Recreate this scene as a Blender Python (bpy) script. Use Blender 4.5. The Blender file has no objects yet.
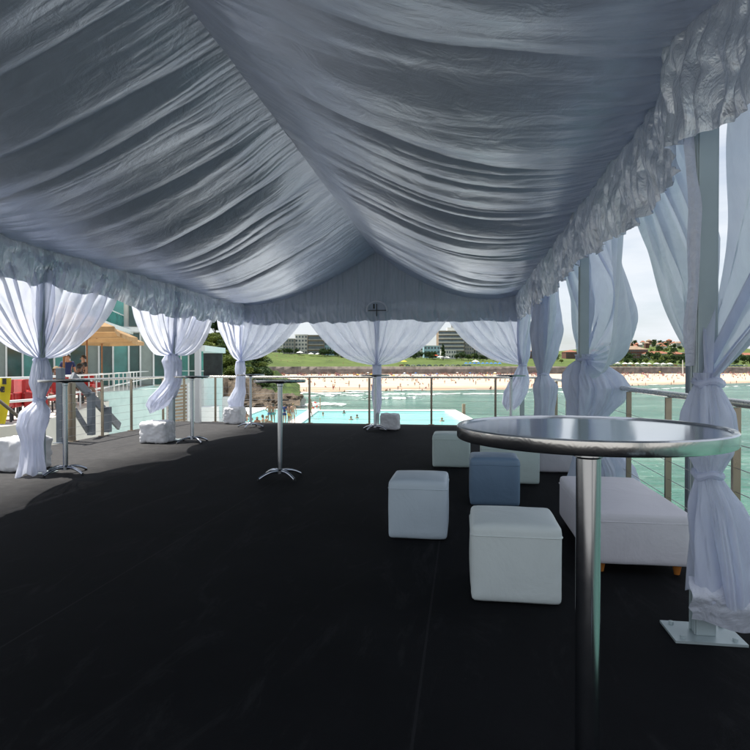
import bpy, bmesh, math, random
import numpy as np
from mathutils import Vector, Matrix, Euler
random.seed(7); RS = np.random.RandomState(11)
D = bpy.data; scn = bpy.context.scene; COL = scn.collection
R = math.radians; PI = math.pi

# ------------------------------------------------------------------ camera
CZ = 1.22; F = 600.0; TH = math.atan(88/600.0); CT, ST = math.cos(TH), math.sin(TH); HY = 368.0
cam = D.cameras.new('camera'); camo = D.objects.new('camera', cam); COL.objects.link(camo)
cam.sensor_width = 36; cam.lens = 36*F/750; cam.clip_start = .05; cam.clip_end = 9000
camo.location = (0, 0, CZ); camo.rotation_euler = (R(90)-math.atan((375-HY)/F), 0, TH)
scn.camera = camo
def W(px, Z, z=0.0):
    """ground position for a bearing (px) and a depth Z in metres"""
    xc = (px-375)/F*Z
    return Vector((xc*CT-Z*ST, Z*CT+xc*ST, z))
def WC(xc, Z, z=0.0): return Vector((xc*CT-Z*ST, Z*CT+xc*ST, z))
def zy(py, Z): return CZ+(HY-py)*Z/F

# ------------------------------------------------------------------ tagging
def tag(o, label=None, cat=None, group=None, kind=None):
    if label: o['label'] = label
    if cat: o['category'] = cat
    if group: o['group'] = group
    if kind: o['kind'] = kind
    return o
def empty(name, loc=(0, 0, 0), rz=0, label=None, cat=None, group=None):
    o = D.objects.new(name, None); COL.objects.link(o); o.location = loc; o.rotation_euler = (0, 0, rz)
    o.empty_display_size = .1
    return tag(o, label, cat, group)
KIDS = {}
def adopt(o, parent):
    o.parent = parent; KIDS.setdefault(parent.name, []).append(o)
def copy_tree(o, parent=None):
    c = o.copy(); COL.objects.link(c)
    if parent: adopt(c, parent)
    for ch in list(KIDS.get(o.name, [])): copy_tree(ch, c)
    return c
def linkmesh(name, me, mat, parent=None):
    o = D.objects.new(name, me); COL.objects.link(o)
    if mat and not me.materials: me.materials.append(mat)
    if parent: adopt(o, parent)
    return o

# ------------------------------------------------------------------ mesh builder
class MB:
    def __init__(s): s.v = []; s.f = []
    def add(s, vs, fs):
        b = len(s.v); s.v += [tuple(p) for p in vs]; s.f += [tuple(i+b for i in f) for f in fs]; return s
    def box(s, x0, x1, y0, y1, z0, z1, M=None):
        vs = [Vector((x, y, z)) for z in (z0, z1) for y in (y0, y1) for x in (x0, x1)]
        if M is not None: vs = [M @ v for v in vs]
        return s.add(vs, [(0, 2, 3, 1), (4, 5, 7, 6), (0, 1, 5, 4), (2, 6, 7, 3), (0, 4, 6, 2), (1, 3, 7, 5)])
    def bar(s, a, b, w, h=None, up=(0, 0, 1)):
        a = Vector(a); b = Vector(b); h = h or w; d = (b-a); L = d.length; d.normalize()
        u = Vector(up); sd = d.cross(u)
        if sd.length < 1e-4: sd = d.cross(Vector((0, 1, 0)))
        sd.normalize(); u = sd.cross(d)
        vs = [p+sd*sx*w/2+u*sz*h/2 for p in (a, b) for sx, sz in ((-1, -1), (1, -1), (1, 1), (-1, 1))]
        return s.add(vs, [(0, 1, 2, 3), (7, 6, 5, 4), (0, 4, 5, 1), (1, 5, 6, 2), (2, 6, 7, 3), (3, 7, 4, 0)])
    def tube(s, pts, rs, n=12, caps=True):
        pts = [Vector(p) for p in pts]
        if not hasattr(rs, '__len__'): rs = [rs]*len(pts)
        vs = []; fs = []; prev = None
        for i, p in enumerate(pts):
            d = (pts[min(i+1, len(pts)-1)]-pts[max(i-1, 0)]).normalized()
            if prev is None:
                a = d.cross(Vector((0, 0, 1)))
                if a.length < 1e-3: a = d.cross(Vector((0, 1, 0)))
            else: a = prev-d*prev.dot(d)
            a.normalize(); prev = a; b = d.cross(a)
            for k in range(n):
                t = 2*PI*k/n; vs.append(p+(a*math.cos(t)+b*math.sin(t))*rs[i])
        for i in range(len(pts)-1):
            for k in range(n):
                k2 = (k+1) % n; fs.append((i*n+k, i*n+k2, (i+1)*n+k2, (i+1)*n+k))
        if caps: fs.append(tuple(range(n))[::-1]); fs.append(tuple((len(pts)-1)*n+k for k in range(n)))
        return s.add(vs, fs)
    def lathe(s, prof, n=24, c=(0, 0, 0)):
        vs = []; fs = []
        for r, z in prof:
            for k in range(n):
                t = 2*PI*k/n; vs.append((c[0]+r*math.cos(t), c[1]+r*math.sin(t), c[2]+z))
        m = len(prof)
        for i in range(m-1):
            for k in range(n):
                k2 = (k+1) % n; fs.append((i*n+k, i*n+k2, (i+1)*n+k2, (i+1)*n+k))
        if prof[0][0] > 1e-4: fs.append(tuple(range(n))[::-1])
        if prof[-1][0] > 1e-4: fs.append(tuple((m-1)*n+k for k in range(n)))
        return s.add(vs, fs)
    def mesh(s, name='m', smooth=False, angle=None):
        me = D.meshes.new(name); me.from_pydata(s.v, [], s.f); me.update()
        if smooth:
            me.polygons.foreach_set('use_smooth', [True]*len(me.polygons))
            if angle:
                try: me.set_sharp_from_angle(angle=R(angle))
                except Exception: pass
        return me
    def build(s, name, mat, parent=None, smooth=False, angle=35, bevel=0, seg=2):
        me = s.mesh(name, smooth, angle)
        if bevel:
            bm = bmesh.new(); bm.from_mesh(me)
            es = [e for e in bm.edges if len(e.link_faces) == 2 and e.calc_face_angle(0) > R(40)]
            bmesh.ops.bevel(bm, geom=es, offset=bevel, segments=seg, affect='EDGES', profile=.5, clamp_overlap=True)
            bm.to_mesh(me); bm.free()
        return linkmesh(name, me, mat, parent)
def grid_obj(name, P, mat, parent=None, smooth=True, closed=False):
    """P: (m,n,3) array; closed joins the last column to the first"""
    m, n = P.shape[:2]; me = D.meshes.new(name)
    idx = np.arange(m*n).reshape(m, n)
    if closed: idx = np.concatenate([idx, idx[:, :1]], 1)
    q = np.stack([idx[:-1, :-1], idx[:-1, 1:], idx[1:, 1:], idx[1:, :-1]], -1).reshape(-1, 4)
    me.vertices.add(m*n); me.vertices.foreach_set('co', P.reshape(-1).astype(np.float32))
    me.loops.add(q.size); me.loops.foreach_set('vertex_index', q.reshape(-1).astype(np.int32))
    me.polygons.add(len(q)); me.polygons.foreach_set('loop_start', (np.arange(len(q))*4).astype(np.int32))
    me.update(calc_edges=True); me.validate()
    if smooth: me.polygons.foreach_set('use_smooth', [True]*len(me.polygons))
    return linkmesh(name, me, mat, parent)
def vn(x, y, seed=0):
    """2-D value noise -1..1"""
    T = np.random.RandomState(seed).uniform(-1, 1, (256, 256))
    xi = np.floor(x).astype(int); yi = np.floor(y).astype(int); fx = x-xi; fy = y-yi
    fx = fx*fx*(3-2*fx); fy = fy*fy*(3-2*fy); g = lambda a, b: T[a % 256, b % 256]
    return (g(xi, yi)*(1-fx)+g(xi+1, yi)*fx)*(1-fy)+(g(xi, yi+1)*(1-fx)+g(xi+1, yi+1)*fx)*fy
def sstep(a, b, x):
    t = np.clip((x-a)/(b-a), 0, 1); return t*t*(3-2*t)

# ------------------------------------------------------------------ materials
class NT:
    def __init__(s, name):
        s.m = D.materials.new(name); s.m.use_nodes = True; s.t = s.m.node_tree; s.t.nodes.clear()
        s.out = s.n('ShaderNodeOutputMaterial')
    def n(s, typ, ins=None, **kw):
        nd = s.t.nodes.new(typ)
        for k, v in kw.items(): setattr(nd, k, v)
        for k, v in (ins or {}).items():
            if isinstance(v, bpy.types.NodeSocket): s.t.links.new(v, nd.inputs[k])
            else: nd.inputs[k].default_value = v
        return nd
    def coord(s, sc=(1, 1, 1), which='Object'):
        c = s.n('ShaderNodeTexCoord')
        return s.n('ShaderNodeMapping', {'Vector': c.outputs[which], 'Scale': sc}).outputs[0]
    def noise(s, vec, scale, detail=4, rough=.55, dist=0):
        return s.n('ShaderNodeTexNoise', {'Vector': vec, 'Scale': scale, 'Detail': detail, 'Roughness': rough, 'Distortion': dist}).outputs['Fac']
    def ramp(s, fac, stops):
        r = s.n('ShaderNodeValToRGB', {'Fac': fac}); e = r.color_ramp.elements
        while len(e) < len(stops): e.new(.5)
        for el, (p, c) in zip(e, stops):
            el.position = p; el.color = (*c, 1) if len(c) == 3 else c
        return r.outputs['Color']
    def mix(s, f, a, b):
        m = s.n('ShaderNodeMix', data_type='RGBA')
        for i, v in ((0, f), (6, a), (7, b)):
            if isinstance(v, bpy.types.NodeSocket): s.t.links.new(v, m.inputs[i])
            else: m.inputs[i].default_value = (*v, 1) if (i and len(v) == 3) else v
        return m.outputs[2]
    def bump(s, h, strength=.3, dist=.01, normal=None):
        ins = {'Height': h, 'Strength': strength, 'Distance': dist}
        if normal is not None: ins['Normal'] = normal
        return s.n('ShaderNodeBump', ins).outputs[0]
    def fin(s, sh):
        s.t.links.new(sh, s.out.inputs[0]); return s.m
def c4(c): return (*c, 1) if len(c) == 3 else c
def pmat(name, col, rough=.6, metal=0, var=.15, nscale=6, bump=.1, bdist=.004, spec=.5, bscale=40, coat=0):
    t = NT(name); v = t.coord()
    lo = tuple(c*(1-var) for c in col); hi = tuple(min(1, c*(1+var)) for c in col)
    colr = t.ramp(t.noise(v, nscale, 5), [(.3, lo), (.7, hi)])
    rr = t.n('ShaderNodeMapRange', {'Value': t.noise(v, nscale*2.3, 3), 3: max(0.02, rough-.08), 4: min(1, rough+.08)}).outputs[0]
    nb = t.bump(t.noise(v, bscale, 4), bump, bdist)
    b = t.n('ShaderNodeBsdfPrincipled', {'Base Color': colr, 'Roughness': rr, 'Metallic': metal, 'Normal': nb, 'Specular IOR Level': spec, 'Coat Weight': coat})
    return t.fin(b.outputs[0])
def satin(name, col, rough=.38, trans=.15, spec=.5, cscale=9, cb=.35, stretch=(1, 1, 1), metal=0, alpha=1.0, sheen=.0, fold=0):
    t = NT(name); v = t.coord(stretch)
    n1 = t.noise(v, cscale, 6, .62, 1.4); n2 = t.noise(t.coord(), cscale*3.1, 5, .6, .8)
    vo = t.n('ShaderNodeTexVoronoi', {'Vector': t.coord(), 'Scale': cscale*.9, 'Randomness': 1.0}, feature='DISTANCE_TO_EDGE').outputs[0]
    vo = t.n('ShaderNodeMath', {0: vo, 1: .12}, operation='MINIMUM').outputs[0]
    nb = t.bump(n1, cb, .03); nb = t.bump(n2, cb*.6, .008, nb); nb = t.bump(vo, cb*.35, .03, nb)
    if fold: nb = t.bump(t.noise(t.coord((.5, 7, .5)), 4.5, 5, .6, .35), fold, .03, nb)
    colr = t.ramp(n1, [(.3, tuple(c*.92 for c in col)), (.7, tuple(min(1, c*1.06) for c in col))])
    b = t.n('ShaderNodeBsdfPrincipled', {'Base Color': colr, 'Roughness': rough, 'Normal': nb, 'Specular IOR Level': spec, 'Sheen Weight': sheen, 'Metallic': metal})
    tr = t.n('ShaderNodeBsdfTranslucent', {'Color': colr, 'Normal': nb})
    m = t.n('ShaderNodeMixShader', {0: trans, 1: b.outputs[0], 2: tr.outputs[0]}).outputs[0]
    if alpha < 1:
        tp = t.n('ShaderNodeBsdfTransparent'); m = t.n('ShaderNodeMixShader', {0: 1-alpha, 1: m, 2: tp.outputs[0]}).outputs[0]
    return t.fin(m)
def randmat(name, cols, rough=.8):
    t = NT(name); r = t.n('ShaderNodeObjectInfo').outputs['Random']
    rp = t.n('ShaderNodeValToRGB', {'Fac': r}); rp.color_ramp.interpolation = 'CONSTANT'; e = rp.color_ramp.elements
    while len(e) < len(cols): e.new(.5)
    for i, (el, c) in enumerate(zip(e, cols)): el.position = i/len(cols); el.color = c4(c)
    nz = t.noise(t.coord(), 14, 3)
    c = t.mix(t.n('ShaderNodeMath', {0: nz, 1: .35}, operation='MULTIPLY').outputs[0], rp.outputs[0], (.3, .25, .2))
    return t.fin(t.n('ShaderNodeBsdfPrincipled', {'Base Color': c, 'Roughness': rough}).outputs[0])

M = {}
M['liner'] = satin('ceiling_satin', (.57, .645, .79), .35, .14, .75, 3.4, .32, (1, 1.5, 1), metal=.4, fold=.10)
M['valance'] = satin('valance_satin', (.62, .67, .76), .22, .12, .8, 7, .8, (1, 1, .6), metal=.5)
M['gable'] = satin('gable_satin', (.48, .53, .63), .42, .12, .5, 5, .15, (3, 3, .5))
M['curtain'] = satin('curtain_voile', (.80, .835, .97), .40, .50, .45, 5, .18, (2, 2, .6), alpha=.90)
M['satinwhite'] = satin('satin_strip', (.72, .74, .84), .22, .15, .9, 12, .5)
M['pvc'] = satin('roof_pvc', (.75, .76, .80), .5, .16, .4, 2, .02)
M['alu'] = pmat('aluminium', (.46, .53, .54), .42, .35, var=.08, nscale=3, bump=.05)
M['steel'] = pmat('rail_steel', (.33, .28, .22), .3, .75, var=.12, nscale=5, bump=.05)
M['railtop'] = pmat('rail_tube', (.62, .60, .55), .28, .85, var=.06, bump=.03)
M['wire'] = pmat('wire', (.45, .45, .45), .35, .9, var=.05)
M['white'] = pmat('white_paint', (.74, .75, .74), .45, var=.05, nscale=3, bump=.06)
M['sandbag'] = pmat('weight_cover', (.72, .72, .74), .55, var=.05, nscale=8, bump=.2, bdist=.02, bscale=9)
M['graysteel'] = pmat('painted_steel', (.16, .185, .22), .45, .2, var=.12, nscale=5)
M['greyplank'] = pmat('grey_plank', (.22, .24, .27), .6, var=.15, nscale=6)
M['tan'] = None
def tan_mat():
    t = NT('umbrella_canvas'); v = t.coord(); c = t.ramp(t.noise(v, 3, 4), [(.3, (.40, .25, .12)), (.7, (.50, .33, .17))])
    b = t.n('ShaderNodeBsdfPrincipled', {'Base Color': c, 'Roughness': .8, 'Normal': t.bump(t.noise(v, 30, 3), .2, .01)})
    tr = t.n('ShaderNodeBsdfTranslucent', {'Color': c})
    return t.fin(t.n('ShaderNodeMixShader', {0: .35, 1: b.outputs[0], 2: tr.outputs[0]}).outputs[0])
M['tan'] = tan_mat()
M['wood'] = pmat('umbrella_wood', (.26, .11, .04), .5, var=.25, nscale=12)
M['red'] = pmat('red_vinyl', (.42, .02, .02), .4, var=.2, nscale=4)
M['cream'] = pmat('cream_render', (.62, .60, .54), .8, var=.08, nscale=1.2, bump=.2)
def mintwall():
    t = NT('mint_panel'); v = t.coord(); n = t.noise(v, 1.3, 6, .65)
    c = t.ramp(n, [(.25, (.40, .55, .52)), (.5, (.52, .68, .64)), (.8, (.58, .72, .68))])
    return t.fin(t.n('ShaderNodeBsdfPrincipled', {'Base Color': c, 'Roughness': .6, 'Normal': t.bump(n, .2, .01)}).outputs[0])
M['mint'] = mintwall()
M['glassdark'] = pmat('tinted_glass', (.015, .07, .06), .08, 0, var=.5, nscale=.8, bump=.02, spec=.9)
M['glassteal'] = pmat('teal_glass', (.07, .28, .25), .08, 0, var=.3, nscale=.8, bump=.02, spec=.9)
M['panelgrey'] = pmat('grey_blind', (.27, .31, .29), .7, var=.1, nscale=2)
M['dark'] = pmat('dark_interior', (.03, .032, .035), .8, var=.4, nscale=2)
M['yellow'] = pmat('yellow_banner', (.75, .60, .02), .6, var=.06)
M['black'] = pmat('black_plastic', (.012, .012, .014), .45, var=.3)
M['timber'] = pmat('weathered_timber', (.36, .27, .18), .8, var=.35, nscale=9, bump=.3)
M['concrete'] = pmat('concrete', (.50, .49, .45), .85, var=.12, nscale=1.5, bump=.3)
M['bouncepave'] = pmat('bounce_paving_grey', (.32, .31, .29), .85, var=.12, nscale=1.5, bump=.3)  # for the added bounce slab behind the camera
M['whiteconc'] = pmat('white_pool_paint', (.72, .73, .70), .7, var=.07, nscale=.7)
M['promwall'] = pmat('promenade_stone', (.19, .165, .145), .9, var=.45, nscale=.25, bump=.2)
M['brick'] = pmat('far_brick', (.12, .055, .04), .9, var=.25, nscale=.2)
M['terracotta'] = pmat('terracotta_roof', (.26, .10, .055), .85, var=.2, nscale=.3)
M['tanroof'] = pmat('tan_roof', (.26, .19, .13), .85, var=.2, nscale=.3)
M['farwhite'] = pmat('far_white', (.62, .62, .58), .8, var=.08, nscale=.2)
M['fargrey'] = pmat('far_grey', (.30, .29, .27), .8, var=.15, nscale=.2)
M['farblue'] = pmat('far_blue', (.28, .45, .50), .7, var=.15, nscale=.2)
M['farglass'] = pmat('far_glass', (.05, .08, .09), .15, var=.4, nscale=.3, spec=.8)
M['trunk'] = pmat('bark', (.10, .07, .05), .95, var=.3)
M['orange'] = pmat('orange_canvas', (.70, .10, .03), .8, var=.08)
M['bluecv'] = pmat('blue_canvas', (.03, .16, .48), .8, var=.1)
M['yellowcv'] = pmat('yellow_canvas', (.70, .50, .04), .8, var=.08)
M['whitecv'] = pmat('white_canvas', (.78, .78, .76), .8, var=.05)
M['orangeleg'] = pmat('timber_foot', (.45, .16, .03), .4, var=.2)
M['vinyl'] = {}
def vinyl(name, col, rough=.42):
    t = NT(name); v = t.coord(); n = t.noise(v, 3.2, 5, .6, .6)
    c = t.ramp(n, [(.3, tuple(k*.95 for k in col)), (.7, col)])
    sm = t.noise(v, 22, 5, .7); c = t.mix(t.ramp(sm, [(.66, (0, 0, 0)), (.8, (.16, .16, .16))]), c, (.32, .31, .29))
    nb = t.bump(n, .3, .035); nb = t.bump(t.noise(v, 260, 2), .12, .001, nb)
    return t.fin(t.n('ShaderNodeBsdfPrincipled', {'Base Color': c, 'Roughness': rough, 'Normal': nb}).outputs[0])
def chrome(name, brushed=False):
    t = NT(name); v = t.coord()
    n = t.noise(v, 9, 5, .6); rr = t.n('ShaderNodeMapRange', {'Value': n, 3: .07, 4: .24}).outputs[0]
    nb = t.bump(t.noise(t.coord((1, 1, .1)), 30, 3), .06, .004)
    if brushed:   # engine-turned swirls
        vo = t.n('ShaderNodeTexVoronoi', {'Vector': t.coord(), 'Scale': 19.0, 'Randomness': .25}, feature='F1')
        w = t.n('ShaderNodeMath', {0: vo.outputs['Distance'], 1: 55.0}, operation='MULTIPLY').outputs[0]
        w = t.n('ShaderNodeMath', {0: w}, operation='SINE').outputs[0]
        nb = t.bump(w, .03, .0005, nb); nb = t.bump(vo.outputs['Distance'], .22, .004, nb); nb = t.bump(t.noise(v, 12, 3, .6, 1.5), .10, .005, nb)
        rr = t.n('ShaderNodeMapRange', {'Value': n, 3: .10, 4: .26}).outputs[0]
    return t.fin(t.n('ShaderNodeBsdfPrincipled', {'Base Color': ((.62, .63, .65, 1) if brushed else (.38, .40, .44, 1)), 'Metallic': 1.0, 'Roughness': rr, 'Normal': nb}).outputs[0])
M['chrome'] = chrome('chrome'); M['swirl'] = chrome('engine_turned_aluminium', True)
def tabletop_mat():
    t = NT('table_top_metal'); v = t.coord()
    n = t.noise(v, 5, 6, .65); rr = t.n('ShaderNodeMapRange', {'Value': n, 3: .05, 4: .16}).outputs[0]
    sc = t.noise(t.coord((1, 14, 1)), 26, 3, .7); c = t.ramp(sc, [(.35, (.47, .50, .56)), (.7, (.56, .59, .65))])
    return t.fin(t.n('ShaderNodeBsdfPrincipled', {'Base Color': c, 'Metallic': .85, 'Roughness': rr, 'Normal': t.bump(n, .02, .004)}).outputs[0])
M['tabletop'] = tabletop_mat()
def carpet():
    t = NT('black_deck_matting'); v = t.coord()
    big = t.noise(v, .7, 5, .6); mid = t.noise(v, 9, 5, .65); fine = t.noise(v, 260, 2, .7)
    c = t.ramp(big, [(.3, (.0065, .0068, .008)), (.7, (.0125, .013, .0148))])
    c = t.mix(t.ramp(mid, [(.62, (0, 0, 0)), (.8, (.45, .45, .45))]), c, (.026, .026, .028))
    lint = t.noise(v, 55, 2, .5); c = t.mix(t.ramp(lint, [(.765, (0, 0, 0)), (.80, (.5, .5, .5))]), c, (.07, .07, .075))
    g = t.n('ShaderNodeNewGeometry').outputs['Position']; sx = t.n('ShaderNodeSeparateXYZ', {0: g}).outputs
    mth = lambda op, a_, b_: t.n('ShaderNodeMath', {0: a_, 1: b_}, operation=op).outputs[0]
    # sunlit strip past the roof line, painted into the matting as paler colour
    wx = mth('ADD', sx[0], mth('MULTIPLY', t.noise(v, .9, 6, .7), 1.2)); sunstrip = t.n('ShaderNodeMapRange', {'Value': wx, 1: -3.3, 2: -4.3, 3: 0, 4: 1}).outputs[0]
    c = t.mix(mth('MULTIPLY', sunstrip, .9), c, t.ramp(mid, [(.3, (.058, .058, .06)), (.7, (.085, .084, .085))]))
    # joins between the rolls, foot-worn streaks and dust
    fr = mth('FRACT', mth('MULTIPLY', mth('ADD', sx[0], 20.35), .545), 0); seam = mth('LESS_THAN', fr, .006)
    c = t.mix(mth('MULTIPLY', seam, .3), c, (.045, .045, .048))
    st = t.noise(t.coord((1, .25, 1)), 3.2, 7, .75, 1.5); c = t.mix(t.ramp(st, [(.54, (0, 0, 0)), (.72, (.5, .5, .5))]), c, (.035, .035, .038))
    nb = t.bump(fine, .5, .004); nb = t.bump(mid, .15, .01, nb)
    return t.fin(t.n('ShaderNodeBsdfPrincipled', {'Base Color': c, 'Roughness': .8, 'Normal': nb, 'Specular IOR Level': .05}).outputs[0])
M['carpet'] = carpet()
def sea_mat():
    t = NT('sea_water'); g = t.n('ShaderNodeNewGeometry').outputs['Position']
    big = t.noise(t.n('ShaderNodeMapping', {'Vector': g, 'Rotation': (0, 0, -TH), 'Scale': (.35, 1, 1)}).outputs[0], .05, 5, .6)
    c = t.ramp(big, [(.3, (.015, .085, .062)), (.5, (.038, .14, .10)), (.72, (.12, .25, .19))])
    rp = t.n('ShaderNodeMapping', {'Vector': g, 'Rotation': (0, 0, -TH), 'Scale': (.5, 1, 1)}).outputs[0]
    fo = t.noise(rp, .28, 8, .72, 1.2)
    c = t.mix(t.ramp(fo, [(.56, (0, 0, 0)), (.72, (.7, .7, .7))]), c, (.42, .50, .46))
    w1 = t.noise(rp, .55, 6, .62, .5); w2 = t.noise(g, 3.2, 4, .6)
    nb = t.bump(w1, 1.0, 1.1); nb = t.bump(w2, .6, .09, nb)
    return t.fin(t.n('ShaderNodeBsdfPrincipled', {'Base Color': c, 'Roughness': .16, 'Normal': nb, 'Specular IOR Level': .38}).outputs[0])
M['sea'] = sea_mat()
def pool_mat():
    t = NT('pool_water'); g = t.n('ShaderNodeNewGeometry').outputs['Position']
    n = t.noise(g, .5, 5, .6); c = t.ramp(n, [(.3, (.13, .52, .50)), (.7, (.24, .64, .60))])
    return t.fin(t.n('ShaderNodeBsdfPrincipled', {'Base Color': c, 'Roughness': .12, 'Normal': t.bump(t.noise(g, 2.2, 5), .5, .08)}).outputs[0])
M['pool'] = pool_mat()
def foam_mat():
    t = NT('foam'); g = t.n('ShaderNodeNewGeometry').outputs['Position']
    n = t.noise(g, .35, 8, .75); c = t.ramp(n, [(.36, (.45, .58, .54)), (.55, (.72, .75, .74))])
    g2 = t.n('ShaderNodeMapping', {'Vector': g, 'Rotation': (0, 0, -TH), 'Scale': (.45, 1, 1)}).outputs[0]
    al = t.ramp(t.noise(g2, .22, 8, .74, .8), [(.42, (0, 0, 0)), (.54, (1, 1, 1))])
    return t.fin(t.n('ShaderNodeBsdfPrincipled', {'Base Color': c, 'Roughness': .6, 'Normal': t.bump(n, .6, .3), 'Alpha': al}).outputs[0])
M['foam'] = foam_mat()
def sand_mat():
    t = NT('beach_sand'); g = t.n('ShaderNodeNewGeometry').outputs['Position']; z = t.n('ShaderNodeSeparateXYZ', {0: g}).outputs[2]
    n = t.noise(g, .12, 7, .7); c = t.ramp(n, [(.3, (.46, .345, .25)), (.7, (.55, .43, .335))])
    wet = t.n('ShaderNodeMapRange', {'Value': z, 1: -7.6, 2: -7.0, 3: 1, 4: 0}).outputs[0]
    c = t.mix(wet, c, (.36, .25, .17))
    return t.fin(t.n('ShaderNodeBsdfPrincipled', {'Base Color': c, 'Roughness': .9, 'Normal': t.bump(n, .3, .3)}).outputs[0])
M['sand'] = sand_mat()
def ground_mat(name, stops, scale, bump=.4, dist=.3, d=7):
    t = NT(name); g = t.n('ShaderNodeNewGeometry').outputs['Position']
    n = t.noise(g, scale, d, .7, .4); n2 = t.noise(g, scale*6, 4, .6)
    c = t.ramp(n, stops); c = t.mix(t.ramp(n2, [(.45, (0, 0, 0)), (.7, (.45, .45, .45))]), c, tuple(k*.6 for k in stops[0][1]))
    return t.fin(t.n('ShaderNodeBsdfPrincipled', {'Base Color': c, 'Roughness': .95, 'Normal': t.bump(n2, bump, dist), 'Specular IOR Level': .2}).outputs[0])
M['grass'] = ground_mat('park_grass', [(.3, (.055, .085, .02)), (.6, (.10, .14, .035)), (.8, (.17, .17, .07))], .03)
M['scrub'] = ground_mat('headland_scrub', [(.3, (.03, .06, .015)), (.6, (.08, .12, .03)), (.8, (.14, .15, .06))], .25)
M['rock'] = ground_mat('sandstone_rock', [(.3, (.06, .05, .04)), (.5, (.17, .135, .10)), (.75, (.30, .24, .18))], .45, 1.0, .8)
def leafmat(name, cols):
    t = NT(name); r = t.n('ShaderNodeObjectInfo').outputs['Random']; n = t.noise(t.coord(), .6, 4, .6)
    c = t.ramp(n, [(.3, cols[0]), (.52, cols[1]), (.75, cols[2])])
    b = t.n('ShaderNodeBsdfPrincipled', {'Base Color': c, 'Roughness': .7, 'Specular IOR Level': .3})
    tr = t.n('ShaderNodeBsdfTranslucent', {'Color': c})
    return t.fin(t.n('ShaderNodeMixShader', {0: .25, 1: b.outputs[0], 2: tr.outputs[0]}).outputs[0])
M['leafdark'] = leafmat('dark_foliage', [(.02, .045, .015), (.035, .07, .02), (.07, .11, .03)])
M['leaflight'] = leafmat('light_foliage', [(.06, .09, .02), (.13, .17, .035), (.22, .25, .06)])
M['skin'] = randmat('skin', [(.42, .22, .14), (.50, .28, .19), (.30, .14, .08), (.46, .22, .13), (.18, .08, .045), (.52, .32, .23)], .6)
M['cloth'] = randmat('swimwear', [(.02, .03, .09), (.02, .02, .02), (.45, .04, .04), (.05, .18, .40), (.55, .55, .52), (.03, .25, .25), (.50, .30, .05)])
M['hair'] = randmat('hair', [(.015, .01, .008), (.05, .025, .012), (.22, .14, .06), (.02, .015, .012)])
M['navy'] = pmat('navy_cloth', (.015, .03, .12), .8, var=.2)
M['redcloth'] = pmat('red_cloth', (.40, .03, .03), .8, var=.2)
M['ring'] = pmat('ring_red', (.65, .06, .03), .5, var=.1)
M['carpaint'] = randmat('car_paint', [(.60, .60, .60), (.05, .06, .08), (.30, .03, .03), (.25, .27, .30), (.04, .09, .22)], .3)

# ------------------------------------------------------------------ world and sun
w = D.worlds.new('World'); scn.world = w; w.use_nodes = True; nt = w.node_tree; nt.nodes.clear()
SUNV = Vector((-.47, .10, 1.0)).normalized(); EL = math.asin(SUNV.z); AZ = math.atan2(SUNV.x, SUNV.y)
sky = nt.nodes.new('ShaderNodeTexSky'); sky.sky_type = 'NISHITA'; sky.sun_disc = False
sky.sun_elevation = EL; sky.sun_rotation = AZ; sky.air_density = 1.0; sky.dust_density = 1.5; sky.ozone_density = 1.2
tc = nt.nodes.new('ShaderNodeTexCoord'); mp = nt.nodes.new('ShaderNodeMapping'); mp.inputs['Scale'].default_value = (1, 1, 5)
nz = nt.nodes.new('ShaderNodeTexNoise'); nz.inputs['Scale'].default_value = 2.2; nz.inputs['Detail'].default_value = 7; nz.inputs['Roughness'].default_value = .6
rp = nt.nodes.new('ShaderNodeValToRGB'); rp.color_ramp.elements[0].position = .34; rp.color_ramp.elements[0].color = (.35, .35, .35, 1)
rp.color_ramp.elements[1].position = .62; rp.color_ramp.elements[1].color = (.92, .92, .92, 1)
mx = nt.nodes.new('ShaderNodeMix'); mx.data_type = 'RGBA'; mx.inputs[7].default_value = (6.2, 6.5, 6.9, 1)
bg = nt.nodes.new('ShaderNodeBackground'); bg.inputs[1].default_value = .092; wo = nt.nodes.new('ShaderNodeOutputWorld')
L = nt.links.new
L(tc.outputs['Generated'], mp.inputs[0]); L(mp.outputs[0], nz.inputs['Vector']); L(nz.outputs['Fac'], rp.inputs[0]); L(rp.outputs[0], mx.inputs[0])
L(sky.outputs[0], mx.inputs[6]); L(mx.outputs[2], bg.inputs[0]); L(bg.outputs[0], wo.inputs[0])
sl = D.lights.new('sun', 'SUN'); sl.energy = 5.0; sl.angle = R(.55); sl.color = (1, .95, .87)
so = D.objects.new('sun', sl); COL.objects.link(so); so.rotation_euler = (-SUNV).to_track_quat('-Z', 'Y').to_euler(); so.location = (-20, 0, 40)
scn.view_settings.view_transform = 'Standard'; scn.view_settings.look = 'None'; scn.view_settings.exposure = .70; scn.view_settings.gamma = 1
try: scn.view_settings.use_curve_mapping = False
except Exception: pass

# ------------------------------------------------------------------ deck
XL, XR, YF, YB = -6.46, 1.62, 13.0, -1.6
m = MB(); m.box(XL, XR, YB, YF, -.32, -.004); tag(m.build('deck', M['concrete']), kind='structure')
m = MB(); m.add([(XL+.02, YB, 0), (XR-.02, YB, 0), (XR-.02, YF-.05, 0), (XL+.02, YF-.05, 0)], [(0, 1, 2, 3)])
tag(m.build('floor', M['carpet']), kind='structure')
m = MB(); m.box(-9.3, 14, -26, YB-.01, -.4, -.006); tag(m.build('bounce_paving', M['bouncepave']), kind='structure')  # unseen slab added behind the camera to bounce sunlight onto seats and table rim
m = MB(); m.box(XL+.3, XR-.3, YB+.3, YF-.3, -9, -.325); tag(m.build('deck_support', M['concrete']), kind='structure')

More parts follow.
